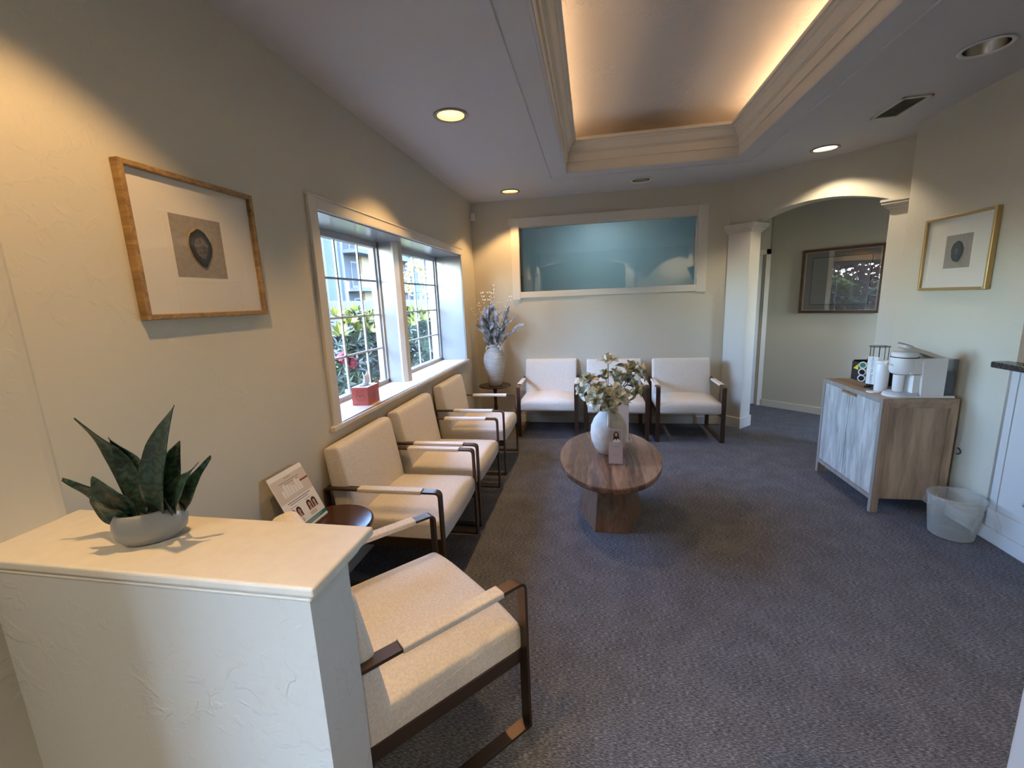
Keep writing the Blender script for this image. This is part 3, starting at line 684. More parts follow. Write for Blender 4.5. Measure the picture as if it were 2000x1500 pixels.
MB().prism(rounded([(-.165, -.030), (-.10, -.044), (-.10, .044), (-.165, .030)], [.02, .01, .01, .02]), .024, .030).build('lid_handle', M['chrome'], cm, bevel=.002).matrix_local = lm
tk = MB().prism(rounded([(.128, .014), (.186, .014), (.192, .255), (.128, .255)], [.004, .012, .012, .004]), -.072, .070, 'y').build('water_tank', thin_glass('smoky_tank', (.55, .57, .62), 1.5, 1.5, .05), cm, bevel=.006)
MB().box(.134, .180, -.062, .060, .03, .17).build('water', mat('tank_water', (.16, .17, .20), .1), tk)
MB().box(-.045, -.008, -.060, .058, .030, .150).build('front_plate', M['white'], cm, bevel=.003)
MB().lathe([(.020, 0), (.022, .006), (.022, .030), (.018, .034)], 24, mtx=Matrix.Translation((-.11, .078, .205)) @ Matrix.Rotation(radians(-90), 4, 'X')).build('knob', mat('knob_cream', (.70, .62, .52), .35), cm)
text('logo', 'Keurig', .020, mat('logo_grey', (.35, .37, .40), .4), cm, frame_mtx((-.1525, .0, .215), (0, -1, 0), (0, 0, 1)))
mg = empty('travel_mug', (2.035, 3.315, ZT+.030)); tag(mg, 'plain white tumbler standing under the coffee maker spout', 'mug')
MB().lathe([(.026, 0), (.030, .006), (.032, .11), (.033, .114), (.029, .114), (.028, .02), (.001, .018)], 32, caps=False).build('cup', M['whitemug'], mg)
cn = empty('canister', (2.015, 3.455, ZT)); tag(cn, 'tall smooth white canister between the cup rack and the coffee maker', 'canister')
MB().lathe([(.036, 0), (.039, .004), (.039, .190), (.036, .196)], 36).build('cylinder', M['whitemug'], cn)
MB().lathe([(.040, .196), (.041, .202), (.041, .212), (.036, .218)], 36).build('canister_lid', M['white'], cn)
sc = tag(MB().prism(rounded([(-.035, -.028), (.035, -.028), (.035, .028), (-.035, .028)], [.012]*4), 0, .008).build('coaster', M['paper'], loc=(1.945, 3.405, ZT), bevel=.002), 'small flat white coaster at the front edge of the cabinet top', 'coaster')
sc.rotation_euler = (0, 0, .2)
rk = empty('pod_rack', (2.045, 3.565, ZT)); tag(rk, 'round black wire rack with a white lettered panel on the cabinet', 'rack')
wr = MB(); R_ = .060
wr.tube([(R_*cos(2*pi*k/32), R_*sin(2*pi*k/32), .305) for k in range(32)], .0022, 6, closed=True)
wr.tube([(R_*cos(2*pi*k/32), R_*sin(2*pi*k/32), .030) for k in range(32)], .0022, 6, closed=True)
for k in range(4): a = k*pi/2+.5; wr.tube([(R_*cos(a), R_*sin(a), .006), (R_*cos(a), R_*sin(a), .305)], .0022, 6)
wr.tube([(0, 0, .006), (0, 0, .305)], .003, 6); wr.tube([(-R_, 0, .305), (R_, 0, .305)], .002, 6)
wr.build('wire_frame', M['blackpaint'], rk)
MB().lathe([(.066, 0), (.066, .008), (.05, .010)], 36).build('rack_base', M['blackpaint'], rk)
fm_ = Matrix.Rotation(radians(32), 4, 'Z')
MB().box(-.062, -.058, -.034, .034, .034, .235).build('panel', M['paper'], rk).matrix_local = fm_
tx = text('lettering', 'COFFEE TEA COCOA', .020, mat('print_ink', (.10, .11, .13), .6), rk, fm_ @ frame_mtx((-.0622, 0, .134), (0, 0, 1), (0, 1, 0)))
for k, z in enumerate((.052, .098, .150)):
    p = empty('coffee_pod', (1.985+.003*k, 3.618+.004*k, ZT+z+.012)); p.rotation_euler = (0, radians(-90), radians(38))
    tag(p, ['white rimmed dark foil coffee pod in the wire rack, lowest of the three', 'white rimmed dark foil coffee pod in the wire rack, middle of the three', 'white rimmed green foil coffee pod in the wire rack, topmost'][k], 'coffee pod', 'coffee pods in the wire rack')
    MB().lathe([(.001, 0), (.0185, 0)], 24, (0, 0, .0215), caps=False).build('foil', mat('pod_foil%d' % k, ((.02, .03, .04), (.03, .02, .02), (.10, .30, .22))[k], .2, .5), p)
    MB().lathe([(.0185, .021), (.0255, .021), (.0258, .019), (.0195, .017), (.015, -.018), (.001, -.018)], 24, caps=False).build('cup', M['white'], p)
bx = empty('tea_box', (2.08, 3.615, ZT)); tag(bx, 'black lidless tea box with printed drawer front on the cabinet', 'box')
b = MB(); b.box(0, .008, 0, .335, 0, .145); b.box(.105, .113, 0, .335, 0, .165); b.box(.008, .105, 0, .008, 0, .155); b.box(.008, .105, .327, .335, 0, .155); b.box(.008, .105, .008, .327, 0, .008)
b.build('box_body', M['black'], bx, bevel=.001)
MB().box(-.003, 0, .012, .323, .006, .078).build('drawer', mat('drawer_black', (.014, .014, .018), .35), bx, bevel=.001)
MB().lathe([(.004, 0), (.006, .004), (.006, .012), (.003, .015)], 16, mtx=Matrix.Translation((-.003, .18, .045)) @ Matrix.Rotation(radians(-90), 4, 'Y')).build('knob', M['chrome'], bx)
b = MB(); b.add([(-.001, .245, .085), (-.001, .310, .090), (-.001, .245, .135)], [(0, 1, 2)]); b.add([(.03, .10, .147), (.03, .21, .147), (.05, .155, .172)], [(0, 1, 2)])
b.build('yellow_triangle', mat('packet_yellow', (.72, .62, .05), .5), bx, solid=.001, normals=False)
b = MB(); b.add([(-.001, .165, .080), (-.001, .235, .083), (-.001, .20, .12), (-.001, .175, .115)], [(0, 1, 2, 3)]); b.build('green_print', mat('print_green', (.25, .30, .13), .6), bx, solid=.001, normals=False)
b = MB(); b.add([(-.001, .090, .078), (-.001, .160, .080), (-.001, .140, .115), (-.001, .10, .125)], [(0, 1, 2, 3)]); b.build('orange_print', mat('print_orange', (.40, .13, .08), .6), bx, solid=.001, normals=False)
text('box_lettering', 'My B', .055, mat('box_gold', (.60, .56, .33), .5), bx, frame_mtx((-.002, .165, .112), (0, -1, 0), (0, 0, 1)))

# ================================================================ WASTEBASKET
wb_ = empty('wastebasket', (2.198, 2.940, 0)); tag(wb_, 'clear ribbed plastic wastebasket with a bag liner beside the cabinet', 'wastebasket')
prof = []
for k in range(64): z = .004+k*.0040; r_ = .103+.029*(z/.26)+(.0028 if (k % 2 and z < .19) else 0); prof.append((r_, z))
bsm = bpy.data.materials.new('clear_ribbed_plastic'); bsm.use_nodes = True; bsm.node_tree.nodes.clear()
o = N(bsm, 'ShaderNodeOutputMaterial'); tr = N(bsm, 'ShaderNodeBsdfTransparent'); tr.inputs[0].default_value = (.90, .89, .84, 1); gl = N(bsm, 'ShaderNodeBsdfPrincipled'); gl.inputs['Base Color'].default_value = (.55, .54, .50, 1); gl.inputs['Roughness'].default_value = .18
mx = N(bsm, 'ShaderNodeMixShader'); lw = N(bsm, 'ShaderNodeLayerWeight'); lw.inputs[0].default_value = .35; mm = N(bsm, 'ShaderNodeMath', operation='MULTIPLY_ADD'); mm.inputs[1].default_value = .6; mm.inputs[2].default_value = .17; mm.use_clamp = True
L(bsm, lw.outputs['Facing'], mm.inputs[0]); L(bsm, mm.outputs[0], mx.inputs[0]); L(bsm, tr.outputs[0], mx.inputs[1]); L(bsm, gl.outputs[0], mx.inputs[2]); L(bsm, mx.outputs[0], o.inputs[0])
bk2 = MB(); bk2.lathe(prof, 48, caps=False); bk2.lathe([(.001, .004), (.103, .004)], 48, caps=False); bk2.build('bucket', bsm, wb_)
MB().tube([(.133*cos(2*pi*k/48), .133*sin(2*pi*k/48), .258) for k in range(48)], .0035, 8, closed=True).build('rim', bsm, wb_)
lin = MB(); random.seed(3)
ph = [random.uniform(0, 6.28) for _ in range(6)]
def lf(u, v):
    a = 2*pi*u; z = .268-.20*v; r_ = .103+.029*(z/.26)-.006-.010*v; r_ += .0035*sin(9*a+ph[0])+.0025*sin(17*a+ph[1]+v*6)+.002*sin(31*a+ph[2])
    return (r_*cos(a), r_*sin(a), z+.004*sin(5*a+ph[3]))
lin.grid(lf, 96, 12)
def lf2(u, v):
    a = 2*pi*u; z = .268-.06*v*(1+.5*sin(3*a+1)); r_ = .137+.004*v+.003*sin(13*a+ph[4])+.002*sin(29*a+ph[5]); 
    if v == 0: r_ = .131
    return (r_*cos(a), r_*sin(a), z)
lin.grid(lf2, 96, 5)
lb = bpy.data.materials.new('thin_bag'); lb.use_nodes = True; lb.node_tree.nodes.clear()
o = N(lb, 'ShaderNodeOutputMaterial'); tr = N(lb, 'ShaderNodeBsdfTransparent'); gl = N(lb, 'ShaderNodeBsdfPrincipled'); gl.inputs['Base Color'].default_value = (.70, .70, .68, 1); gl.inputs['Roughness'].default_value = .25
mx = N(lb, 'ShaderNodeMixShader'); mx.inputs[0].default_value = .13; L(lb, tr.outputs[0], mx.inputs[1]); L(lb, gl.outputs[0], mx.inputs[2]); L(lb, mx.outputs[0], o.inputs[0])
lin.build('liner', lb, wb_, normals=False)
# liner tail hanging over the back rim
tl = MB(); tl.grid(lambda u, v: (.128*cos(-1.3+u*.8)+.03*v*(1-.3*u), .128*sin(-1.3+u*.8)-.09*v, .262-.03*v-.10*v*v+.01*sin(9*u)), 10, 8); tl.build('liner_tail', lb, wb_, normals=False)

# ================================================================ PICTURES
def picture(name, origin, xdir, w, h, depth, fw_, frame_m, label, inner, glass):
    r = empty(name); r.matrix_world = frame_mtx(origin, xdir, (0, 0, 1)); tag(r, label, 'picture')
    # local: x along the wall, y up, z out of the wall
    b = MB()
    for x0_, x1_, y0_, y1_ in ((-w/2, -w/2+fw_, -h/2, h/2), (w/2-fw_, w/2, -h/2, h/2), (-w/2+fw_, w/2-fw_, h/2-fw_, h/2), (-w/2+fw_, w/2-fw_, -h/2, -h/2+fw_)):
        b.box(x0_, x1_, y0_, y1_, 0, depth)
    b.build('frame', frame_m, r, bevel=.003)
    MB().box(-w/2+fw_*.6, w/2-fw_*.6, -h/2+fw_*.6, h/2-fw_*.6, .004, .012).build('mat_board', M['mat'], r)
    inner(r)
    MB().box(-w/2+fw_*.8, w/2-fw_*.8, -h/2+fw_*.8, h/2-fw_*.8, depth-.007, depth-.005).build('picture_glass', glass, r)
    return r
def agate(r, ox, s_, ang, pointy, core=.60):
    MB().box(ox-s_/2-.02, ox+s_/2+.02, -s_/2-.018+.006, s_/2+.018+.006, .012, .0125).build('inner_mat', M['paper'] if False else M['mat'], r)
    MB().box(ox-s_/2, ox+s_/2, -s_/2+.006, s_/2+.006, .0125, .0135).build('print', M['print'], r)
    def ov(sc_): 
        out = []
        for k in range(28):
            a = 2*pi*k/28; x = .047*cos(a); y = .064*sin(a); 
            if y < 0: x *= (1-pointy*(-y/.064)**1.6); y *= 1.08
            wob = 1+.025*sin(5*a+1)+.02*sin(9*a)
            x, y = x*sc_*wob, y*sc_*wob; out.append((ox+x*cos(ang)-y*sin(ang), .006+x*sin(ang)+y*cos(ang)))
        return out
    MB().prism([(x-.0015, y) for x, y in ov(1.04)], .0135, .0165).build('agate_rim', mat('agate_rim', (.42, .27, .07), .4), r)
    ag = mat('agate_dark', (.022, .027, .035), .6); MB().prism(ov(1.0), .0135, .0195).build('agate_slice', ag, r)
    MB().prism(ov(.82), .0195, .0200).build('agate_band', mat('agate_band', (.042, .047, .056), .6), r)
    MB().prism(ov(core), .0200, .0204).build('agate_core', speckle('agate_core', (.085, .075, .07), (.17, .15, .14), 70, .6), r)
picture('framed_picture', (XL+.001, 1.452, 1.777), (0, 1, 0), .54, .49, .030, .018, M['goldwood'],
        'gold framed picture with a dark agate slice on the left wall above the snake plant', lambda r: agate(r, -.012, .213, .08, .55), M['picglass'])
picture('framed_picture', (XR-.001, 3.46, 1.742), (0, -1, 0), .572, .486, .030, .018, M['gold'],
        'gold framed picture with a round dark agate slice on the right wall above the cabinet', lambda r: agate(r, .016, .213, 0, .15, .30), M['picglass'])
def hall_inner(r):
    MB().box(-.355, .355, -.335, .335, .012, .0125).build('grey_mat', mat('grey_mat', (.30, .28, .265), .8), r)
    MB().box(-.290, .290, -.275, .275, .0125, .014).build('print_border', M['black'], r)
    MB().box(-.283, .283, -.268, .268, .014, .0150).build('print', mat('pale_print', (.36, .37, .36), .8), r)
hc = Vector(hp(.77, -.001, 1.622)); picture('framed_picture', hc, d, .80, .745, .028, .030, wood('walnut_frame', (.045, .018, .010), (.14, .065, .035), 'X', 1, .3),
        'large wood framed picture with pale print on the hallway wall seen through the archway', hall_inner, M['hallglass'])

# ================================================================ PLANTS
def leaf_pts(base, tip, width, up, bend=.0, fold=.25, nu=2, nv=10, prof=None, twist=0):
    base = Vector(base); tip = Vector(tip); ax_ = (tip-base); Ln = ax_.length; ax_.normalize(); up = Vector(up); side = ax_.cross(up).normalized(); nn = side.cross(ax_).normalized()
    def fn(u, v):
        w = (prof(v) if prof else sin(pi*min(1, v*.96+.04))**.8)*width/2; s_ = (u-.5)*2; tw = twist*v
        sd = side*cos(tw)+nn*sin(tw); nd = nn*cos(tw)-side*sin(tw)
        return base+ax_*Ln*v+nn*bend*Ln*sin(pi*v)+sd*s_*w+nd*abs(s_)*w*fold
    return fn
# snake plant
sp = empty('snake_plant', (-1.022, .775, 1.030)); sp.rotation_euler = (0, 0, radians(40)); tag(sp, 'artificial snake plant in a low grey oval pot on the half wall', 'potted plant')
MB().lathe([(.052, 0), (.074, .004), (.092, .020), (.098, .040), (.094, .062), (.086, .074), (.080, .078), (.076, .074), (.074, .062), (.070, .058)], 56, sx=.74, sy=.50, caps=True).build('pot', M['pot'], sp)
so = MB(); so.grid(lambda u, v: (.74*.076*v*cos(2*pi*u), .50*.076*v*sin(2*pi*u), .066+.006*sin(40*u*v)+.004*sin(55*v+20*u)), 60, 14); so.build('soil', M['soil'], sp)
snake = mat('snake_leaf', (.02, .07, .04), .38); tc = N(snake, 'ShaderNodeTexCoord'); wv = N(snake, 'ShaderNodeTexWave', wave_type='BANDS', bands_direction='Z'); wv.inputs['Scale'].default_value = 14; wv.inputs['Distortion'].default_value = 10; wv.inputs['Detail'].default_value = 3; wv.inputs['Detail Scale'].default_value = 3
L(snake, tc.outputs['Object'], wv.inputs['Vector']); r = ramp(snake, [(.2, (.008, .026, .018)), (.95, (.030, .080, .056))]); L(snake, wv.outputs[0], r.inputs[0]); L(snake, r.outputs[0], bsdf(snake).inputs['Base Color'])
inv = Matrix.Rotation(radians(-40), 4, 'Z') @ Matrix.Translation((1.022, -.775, -1.03))
def sprof(v): return (.42+.58*sin(pi*min(1, v**.85))**.8)*min(1, (1-v)*2.8+.02)**.7
for bx_, tp, w_, bd_, tw_ in [
    ((-1.008, .782), (-.894, .775, 1.355), .046, .10, .2), ((-1.000, .790), (-.926, .80, 1.265), .040, .08, -.2),
    ((-1.030, .768), (-1.158, .765, 1.325), .043, -.12, .3), ((-1.028, .776), (-1.112, .79, 1.272), .038, -.08, -.2),
    ((-1.046, .752), (-1.105, .735, 1.198), .062, .04, .2), ((-1.068, .748), (-1.222, .755, 1.180), .030, -.12, .2),
    ((-.985, .796), (-.878, .792, 1.218), .032, .12, .5), ((-.972, .812), (-.868, .815, 1.222), .026, .10, .2),
    ((-1.040, .742), (-1.092, .715, 1.165), .030, .06, .4), ((-.990, .785), (-.965, .765, 1.165), .040, .05, .1)]:
    p0 = inv @ Vector((*bx_, 1.085)); p1 = inv @ Vector(tp)
    upv = (inv.to_3x3() @ Vector((.15, -1, .2)))
    mb = MB(); lf_fn = leaf_pts(p0, p1, w_*1.5, upv, bd_, .14, prof=sprof, twist=tw_*1.6); ph_ = p1.x*90
    mb.grid(lambda u, v: lf_fn(u, v)+Vector((0, .005*sin(v*7+ph_+u*2.2), .003*sin(v*11+ph_)*(u-.5)*2)), 6, 22); mb.build('leaf', snake, sp, solid=.0016, normals=False)

def on_dir(d_): d_ = Vector(d_).normalized(); return d_
# table vase
vs = empty('round_vase', (.112, 3.07, .44)); tag(vs, 'round white earthenware jug vase with one handle on the coffee table', 'vase')
MB().lathe([(.058, 0), (.075, .006), (.100, .045), (.122, .100), (.129, .150), (.124, .205), (.104, .255), (.074, .292), (.045, .315), (.033, .335), (.033, .350), (.037, .358), (.030, .358), (.027, .335), (.027, .30)], 64, caps=False).build('body', M['ceramic'], vs)
hnd = MB(); hp_ = [(0, -.031, .345), (0, -.056, .350), (0, -.082, .335), (0, -.106, .290), (0, -.118, .245), (0, -.112, .228)]
def hfn(u, v):
    k = v*(len(hp_)-1); i = min(int(k), len(hp_)-2); q = Vector(hp_[i]).lerp(Vector(hp_[i+1]), k-i); return q+Vector(((u-.5)*.026, -.004*sin(pi*u), 0))
hnd.grid(hfn, 4, 20); hnd.build('handle', M['ceramic'], vs, solid=.010)
# magnolia stems
FL = [(.105, 3.02, 1.115, (0, -.15, 1)), (-.030, 3.0, .985, (-.3, -.2, 1)), (-.062, 3.02, .912, (-1, -.35, .1)), (.045, 2.90, .935, (-.1, -.7, .9)), (.165, 2.90, .905, (.1, -.9, .7)),
      (.245, 3.04, 1.050, (.35, -.2, .9)), (.165, 3.10, 1.000, (0, -.4, 1)), (.285, 2.96, .930, (1, -.3, -.1)), (.010, 2.93, .862, (-.7, -.7, .3)), (.115, 2.89, .855, (0, -1, .15)),
      (.320, 3.10, 1.030, (1, .1, .4)), (.090, 3.14, .985, (-.3, .3, 1)), (.240, 3.12, .965, (.4, .4, .6))]
NECK = Vector((.112, 3.07, .79))
def pet(base, dirn, ln, wd, cup, refl):
    dirn = Vector(dirn).normalized()
    def mk(axis, ang, open_):
        # one spoon petal leaning out from axis by open_ radians
        q = axis.orthogonal().normalized(); q = (Matrix.Rotation(ang, 3, axis) @ q); side = axis.cross(q).normalized()
        def fn(u, v):
            s_ = (u-.5)*2; a = open_*(.55+.55*v)+refl*max(0, v-.6); 
            c_ = axis*cos(a)+q*sin(a); nn = -axis*sin(a)+q*cos(a)
            w = wd/2*max(.06, 1-abs(2*v**.75-1.02)**2.6)**.6; 
            return base+c_*ln*v+side*s_*w-nn*(1-s_*s_)*0-nn*cup*w*(s_*s_)*-1*-1
        return fn
    return mk
def magnolia(i, pos, dirn, size, opened, label):
    st_ = empty('magnolia_flower', tuple(NECK)); tag(st_, label, 'flower', 'magnolia stems in the round vase')
    p = Vector(pos)-NECK; axis = Vector(dirn).normalized(); c0 = Vector((random.uniform(-.006, .006), random.uniform(-.006, .006), -.06)); rb_ = p-axis*.02
    mid = c0.lerp(rb_, .5)+Vector((0, 0, .035))
    pts = [((1-t)**2)*c0+2*t*(1-t)*mid+t*t*rb_ for t in [k/10 for k in range(11)]]
    MB().tube(pts, .0026, 6).build('stem', M['stem'], st_)
    random.seed(100+i)
    fb = MB(); mk = pet(rb_, axis, size, size*.70, .45, .15)
    n1_ = 5
    for k in range(n1_): fb.grid(mk(axis, 2*pi*k/n1_+random.uniform(-.2, .2), .75+opened*random.uniform(.45, .85)), 6, 9)
    for k in range(4): fb.grid(pet(rb_, axis, size*.9, size*.60, .55, .0)(axis, 2*pi*k/4+.5, opened*.45+.12), 6, 9)
    fl = fb.build('flower', M['petal'] if i % 2 else M['petal2'], st_, solid=.0022, normals=False)
    bm2 = MB(); bm2.lathe([(.002, 0), (.012, .010), (.0165, .028), (.013, .048), (.002, .064)], 14, mtx=Matrix.Translation(rb_) @ axis.to_track_quat('Z', 'Y').to_matrix().to_4x4()); bm2.build('flower_bud', M['petal2'], fl)
    lv = MB()
    for k in range(2):
        t = random.uniform(.45, .85); b0 = pts[int(t*10)]; dd = (Vector((random.uniform(-1, 1), random.uniform(-1, .5), random.uniform(-.2, .5)))).normalized()
        lv.grid(leaf_pts(b0, b0+dd*.085, .036, (0, 0, 1), .12, .25), 4, 8)
    lv.build('leaves', M['petal'] if i % 2 else M['leafdark'], st_, solid=.0015, normals=False)
lbl = ['topmost magnolia stem, rising alone above the others', 'open sage magnolia stem leaning up to the left', 'leftmost magnolia stem, its flower pointing left', 'front magnolia stem with a wide open flower left of centre', 'large open magnolia flower in the front centre right',
       'tall magnolia stem on the upper right with cupped petals', 'magnolia stem in the upper middle behind the front flowers', 'magnolia stem drooping to the right with a tan open flower', 'low left magnolia stem just above the vase shoulder', 'lowest front magnolia stem directly above the vase neck',
       'rightmost magnolia stem reaching toward the far chair', 'rear magnolia stem left of the upper right flower', 'rear right magnolia stem half hidden behind the others']
for i, (x, y, z, dr_) in enumerate(FL): magnolia(i, (x, y, z), dr_, .088 if i not in (4, 5) else .098, (.55, .6, .7, .8, .85, .65, .75, 1.0, .85, .8, .8, .5, .7)[i], lbl[i])
for i, (dx, dz, ln_) in enumerate(((-.12, -.005, .13), (.15, -.01, .14), (.055, -.045, .10))):
    o = MB(); o.grid(leaf_pts((NECK.x, NECK.y-.02, NECK.z+.03), (NECK.x+dx, NECK.y-.09, NECK.z+.05+dz), .042, (0, 0, 1), .10, .3), 4, 10)
    tag(o.build('magnolia_leaf', (M['leafdark'], M['leafdark'], M['petal'])[i], solid=.0015, normals=False), ('dark leaf pointing left from the mouth of the round vase', 'dark leaf pointing right from the mouth of the round vase', 'pale leaf drooping over the front of the round vase')[i], 'leaf')

# corner vase
cv = empty('tall_vase', (-1.165, 5.10, .542)); tag(cv, 'tall cream banded vase with small loop handles on the corner pedestal table', 'vase')
MB().lathe([(.070, 0), (.078, .006), (.092, .08), (.115, .20), (.130, .29), (.130, .33), (.116, .385), (.088, .425), (.058, .450), (.048, .462), (.047, .488), (.052, .496), (.044, .496), (.040, .47)], 56, caps=False).build('body', M['ceramic2'], cv)
for sx in (-1, 1, .1):
    a = {-1: radians(200), 1: radians(-20), .1: radians(-75)}[sx]; c_ = Vector((cos(a), sin(a), 0)); 
    if sx == .1: continue
    MB().tube([c_*(.066+.028*cos(q*2*pi/16))+Vector((0, 0, .446+.028*sin(q*2*pi/16))) for q in range(16)], .008, 8, closed=True).build('loop_handle', M['ceramic'], cv)
random.seed(21); CN = Vector((-1.165, 5.10, 1.02))
for i in range(9):
    a = [-2.6, -2.0, -1.2, -.5, .1, .9, 1.7, 2.5, -.2][i]; lean = [.55, .42, .25, .75, .95, .5, .25, .35, .6][i]; hgt = [.22, .34, .36, .26, .20, .32, .44, .38, .34][i]
    b0 = Vector((0, 0, -.12)); sx_ = cos(a)*lean; e1 = Vector((sx_*.28, -abs(sin(a))*lean*.20-.0, hgt)); 
    if CN.y+e1.y > 5.3: e1.y = .1
    e = empty('grey_leaf_stem', tuple(CN)); tag(e, 'dried grey leaf stem in the tall corner vase', 'dried stem', 'dried grey leaf stems in the tall vase')
    mid = b0.lerp(e1, .5)+Vector((0, 0, .05)); pts = [((1-t)**2)*b0+2*t*(1-t)*mid+t*t*e1 for t in [k/10 for k in range(11)]]
    MB().tube(pts, .003, 5).build('stem', M['stem'], e)
    lf_ = MB()
    for k in range(8):
        t = .38+.62*k/7; b1 = pts[int(t*10)]; tan = (pts[min(10, int(t*10)+1)]-pts[max(0, int(t*10)-1)]).normalized(); 
        sd = Vector((random.uniform(-1, 1), random.uniform(-1, .25), random.uniform(-.3, .8))).normalized(); dd = (tan*.9+sd*.75).normalized(); ln_ = random.uniform(.10, .16)
        tp = b1+dd*ln_
        if CN.x+tp.x < XL+.03: tp.x = XL+.03-CN.x
        if CN.y+tp.y > YF-.03: tp.y = YF-.03-CN.y
        lf_.grid(leaf_pts(b1, tp, .034, (random.uniform(-.4, .4), -1, .4), random.uniform(-.12, .16), .35), 4, 7)
    lf_.build('leaves', M['greyleaf'], e, solid=.0012, normals=False)
BR = [(-.225, -.05, .44), (-.165, -.02, .50), (-.10, -.05, .62), (-.04, .02, .62), (.02, -.02, .70), (.09, .0, .50), (.235, -.05, .56), (.20, .03, .42)]
for i, (dx, dy, dz) in enumerate(BR):
    e = empty('willow_branch', tuple(CN)); tag(e, 'thin pussy willow branch with pale catkins in the tall corner vase', 'branch', 'pussy willow branches in the tall vase')
    b0 = Vector((0, 0, -.12)); e1 = Vector((dx, dy, dz)); mid = b0.lerp(e1, .5)+Vector((dx*-.15+.01*(-1)**i, 0, .06)); pts = [((1-t)**2)*b0+2*t*(1-t)*mid+t*t*e1 for t in [k/16 for k in range(17)]]
    MB().tube(pts, [.0022*(1-.6*k/16) for k in range(17)], 5).build('twig', M['stem'], e)
    ck = MB()
    for k in range(5, 17):
        for s_ in (-1, 1):
            if random.random() < .2: continue
            p = pts[k]+Vector((s_*.009, random.uniform(-.006, .004), random.uniform(-.006, .006))); q = Matrix.Translation(p) @ Vector((s_*.7, 0, 1)).to_track_quat('Z', 'Y').to_matrix().to_4x4()
            ck.lathe([(.0008, -.005), (.0065, .0), (.0075, .006), (.004, .015), (.0005, .019)], 7, mtx=q)
    ck.build('catkins', M['bud'], e)

# ================================================================ PRINTED THINGS
skin = mat('print_skin', (.50, .28, .20), .7); hair = mat('print_hair', (.035, .015, .012), .7); inkg = mat('print_grey', (.22, .21, .20), .7); teal = mat('print_teal', (.01, .17, .155), .6); maroon = mat('print_maroon', (.22, .05, .05), .6); beige = mat('print_beige', (.60, .54, .48), .7); lightp = mat('print_light', (.72, .72, .68), .7)
def ell(cx, cy, a, b, n=20): return [(cx+a*cos(2*pi*k/n), cy+b*sin(2*pi*k/n)) for k in range(n)]
lf0 = empty('leaflet_stand'); lf0.matrix_world = frame_mtx((-1.283, 1.672, .561), (0, 1, 0), Vector((-.42, 0, .90))); tag(lf0, 'tilted printed beauty leaflet in a clear stand on the small round table', 'leaflet')
LW, LH = .224, .285
MB().prism(rounded([(-LW/2, 0), (LW/2, 0), (LW/2, LH), (-LW/2, LH)], [.006]*4), 0, .002).build('leaflet_sheet', M['paper'], lf0)
MB().box(-LW/2, LW/2, .0, .004, -.001, .012).build('stand_lip', M['acrylic'], lf0)
MB().box(-LW/2+.004, LW/2-.001, .150, .262, .002, .0022).build('product_panel', beige, lf0)
b = MB()
for k in range(7): x0_ = -.072+k*.019; b.prism(rounded([(x0_, .170), (x0_+.015, .170), (x0_+.015, .205+.008*((k*3) % 4)), (x0_, .205+.008*((k*3) % 4))], [.002]*4, 2), .0022, .0026)
b.build('product_jars', lightp, lf0); MB().box(.055, .111, .204, .213, .0022, .0027).build('maroon_band', maroon, lf0)
b = MB(); b.box(-.022, .018, .252, .2545, .0022, .0025); b.box(-.066, .066, .236, .2392, .0022, .0025); b.box(-.058, .056, .226, .229, .0022, .0025)
b.box(-.075, .078, .140, .1442, .002, .0024); b.box(-.066, .060, .131, .1345, .002, .0024); b.box(-.075, -.03, .118, .120, .002, .0023); b.box(.02, .068, .118, .120, .002, .0023)
for y_ in (.052, .046, .040): b.box(-.070, -.030, y_, y_+.0025, .002, .0023); b.box(.015, .06, y_, y_+.0025, .002, .0023)
b.build('print_lines', inkg, lf0)
MB().box(-LW/2+.05, LW/2, .012, .030, .002, .0024).build('teal_band', teal, lf0); MB().box(-.03, .08, .023, .0245, .0024, .0027).box(-.02, .06, .017, .0185, .0024, .0027).build('band_lines', lightp, lf0)
for cx in (-.072, -.036, .036, .070):
    por = MB().prism([(cx-.015, .062), (cx+.015, .062)]+[(cx+.015*cos(pi*k/10), .095+.017*sin(pi*k/10)) for k in range(11)], .002, .0024).build('portrait', hair, lf0)
    MB().prism(ell(cx, .090, .0075, .011), .0024, .0027).prism([(cx-.010, .062), (cx+.010, .062), (cx+.004, .082), (cx-.004, .082)], .0024, .0026).build('face', skin, por)
ch_ = empty('card_holder'); ch_.matrix_world = frame_mtx((.150, 2.845, .441), Vector((1, -.12, 0)), Vector((-.02, .16, 1))); tag(ch_, 'clear acrylic card holder with a portrait card in front of the round vase', 'card holder')
MB().prism(rounded([(-.046, .004), (.046, .004), (.046, .238), (-.046, .238)], [.004]*4), .004, .008).build('card', mat('card_taupe', (.42, .37, .36), .5), ch_)
MB().box(-.040, .034, .150, .226, .008, .0084).build('photo_background', mat('photo_bg', (.33, .28, .22), .6), ch_)
pt = MB().prism(ell(.004, .196, .018, .024), .0084, .0088).prism([(-.016, .156), (.026, .156), (.020, .20), (-.012, .20)], .0084, .0088).build('photo_hair', hair, ch_)
MB().prism(ell(.004, .200, .0095, .013), .0088, .0092).build('photo_face', skin, pt); MB().prism([(-.020, .150), (.033, .150), (.028, .164), (.012, .174), (.006, .160), (-.002, .172), (-.014, .162)], .0088, .0092).build('photo_coat', M['paper'], pt)
b = MB(); b.box(-.022, .026, .118, .121, .008, .0083); b.box(-.020, .020, .062, .065, .008, .0083); b.build('card_lines', inkg, ch_)
b = MB(); b.box(-.052, .052, 0, .003, -.035, .022); b.box(-.052, -.049, 0, .105, -.010, .018); b.box(.049, .052, 0, .105, -.010, .018); b.box(-.052, .052, .0, .012, .018, .021); b.box(-.052, .052, .0, .20, -.004, -.001)
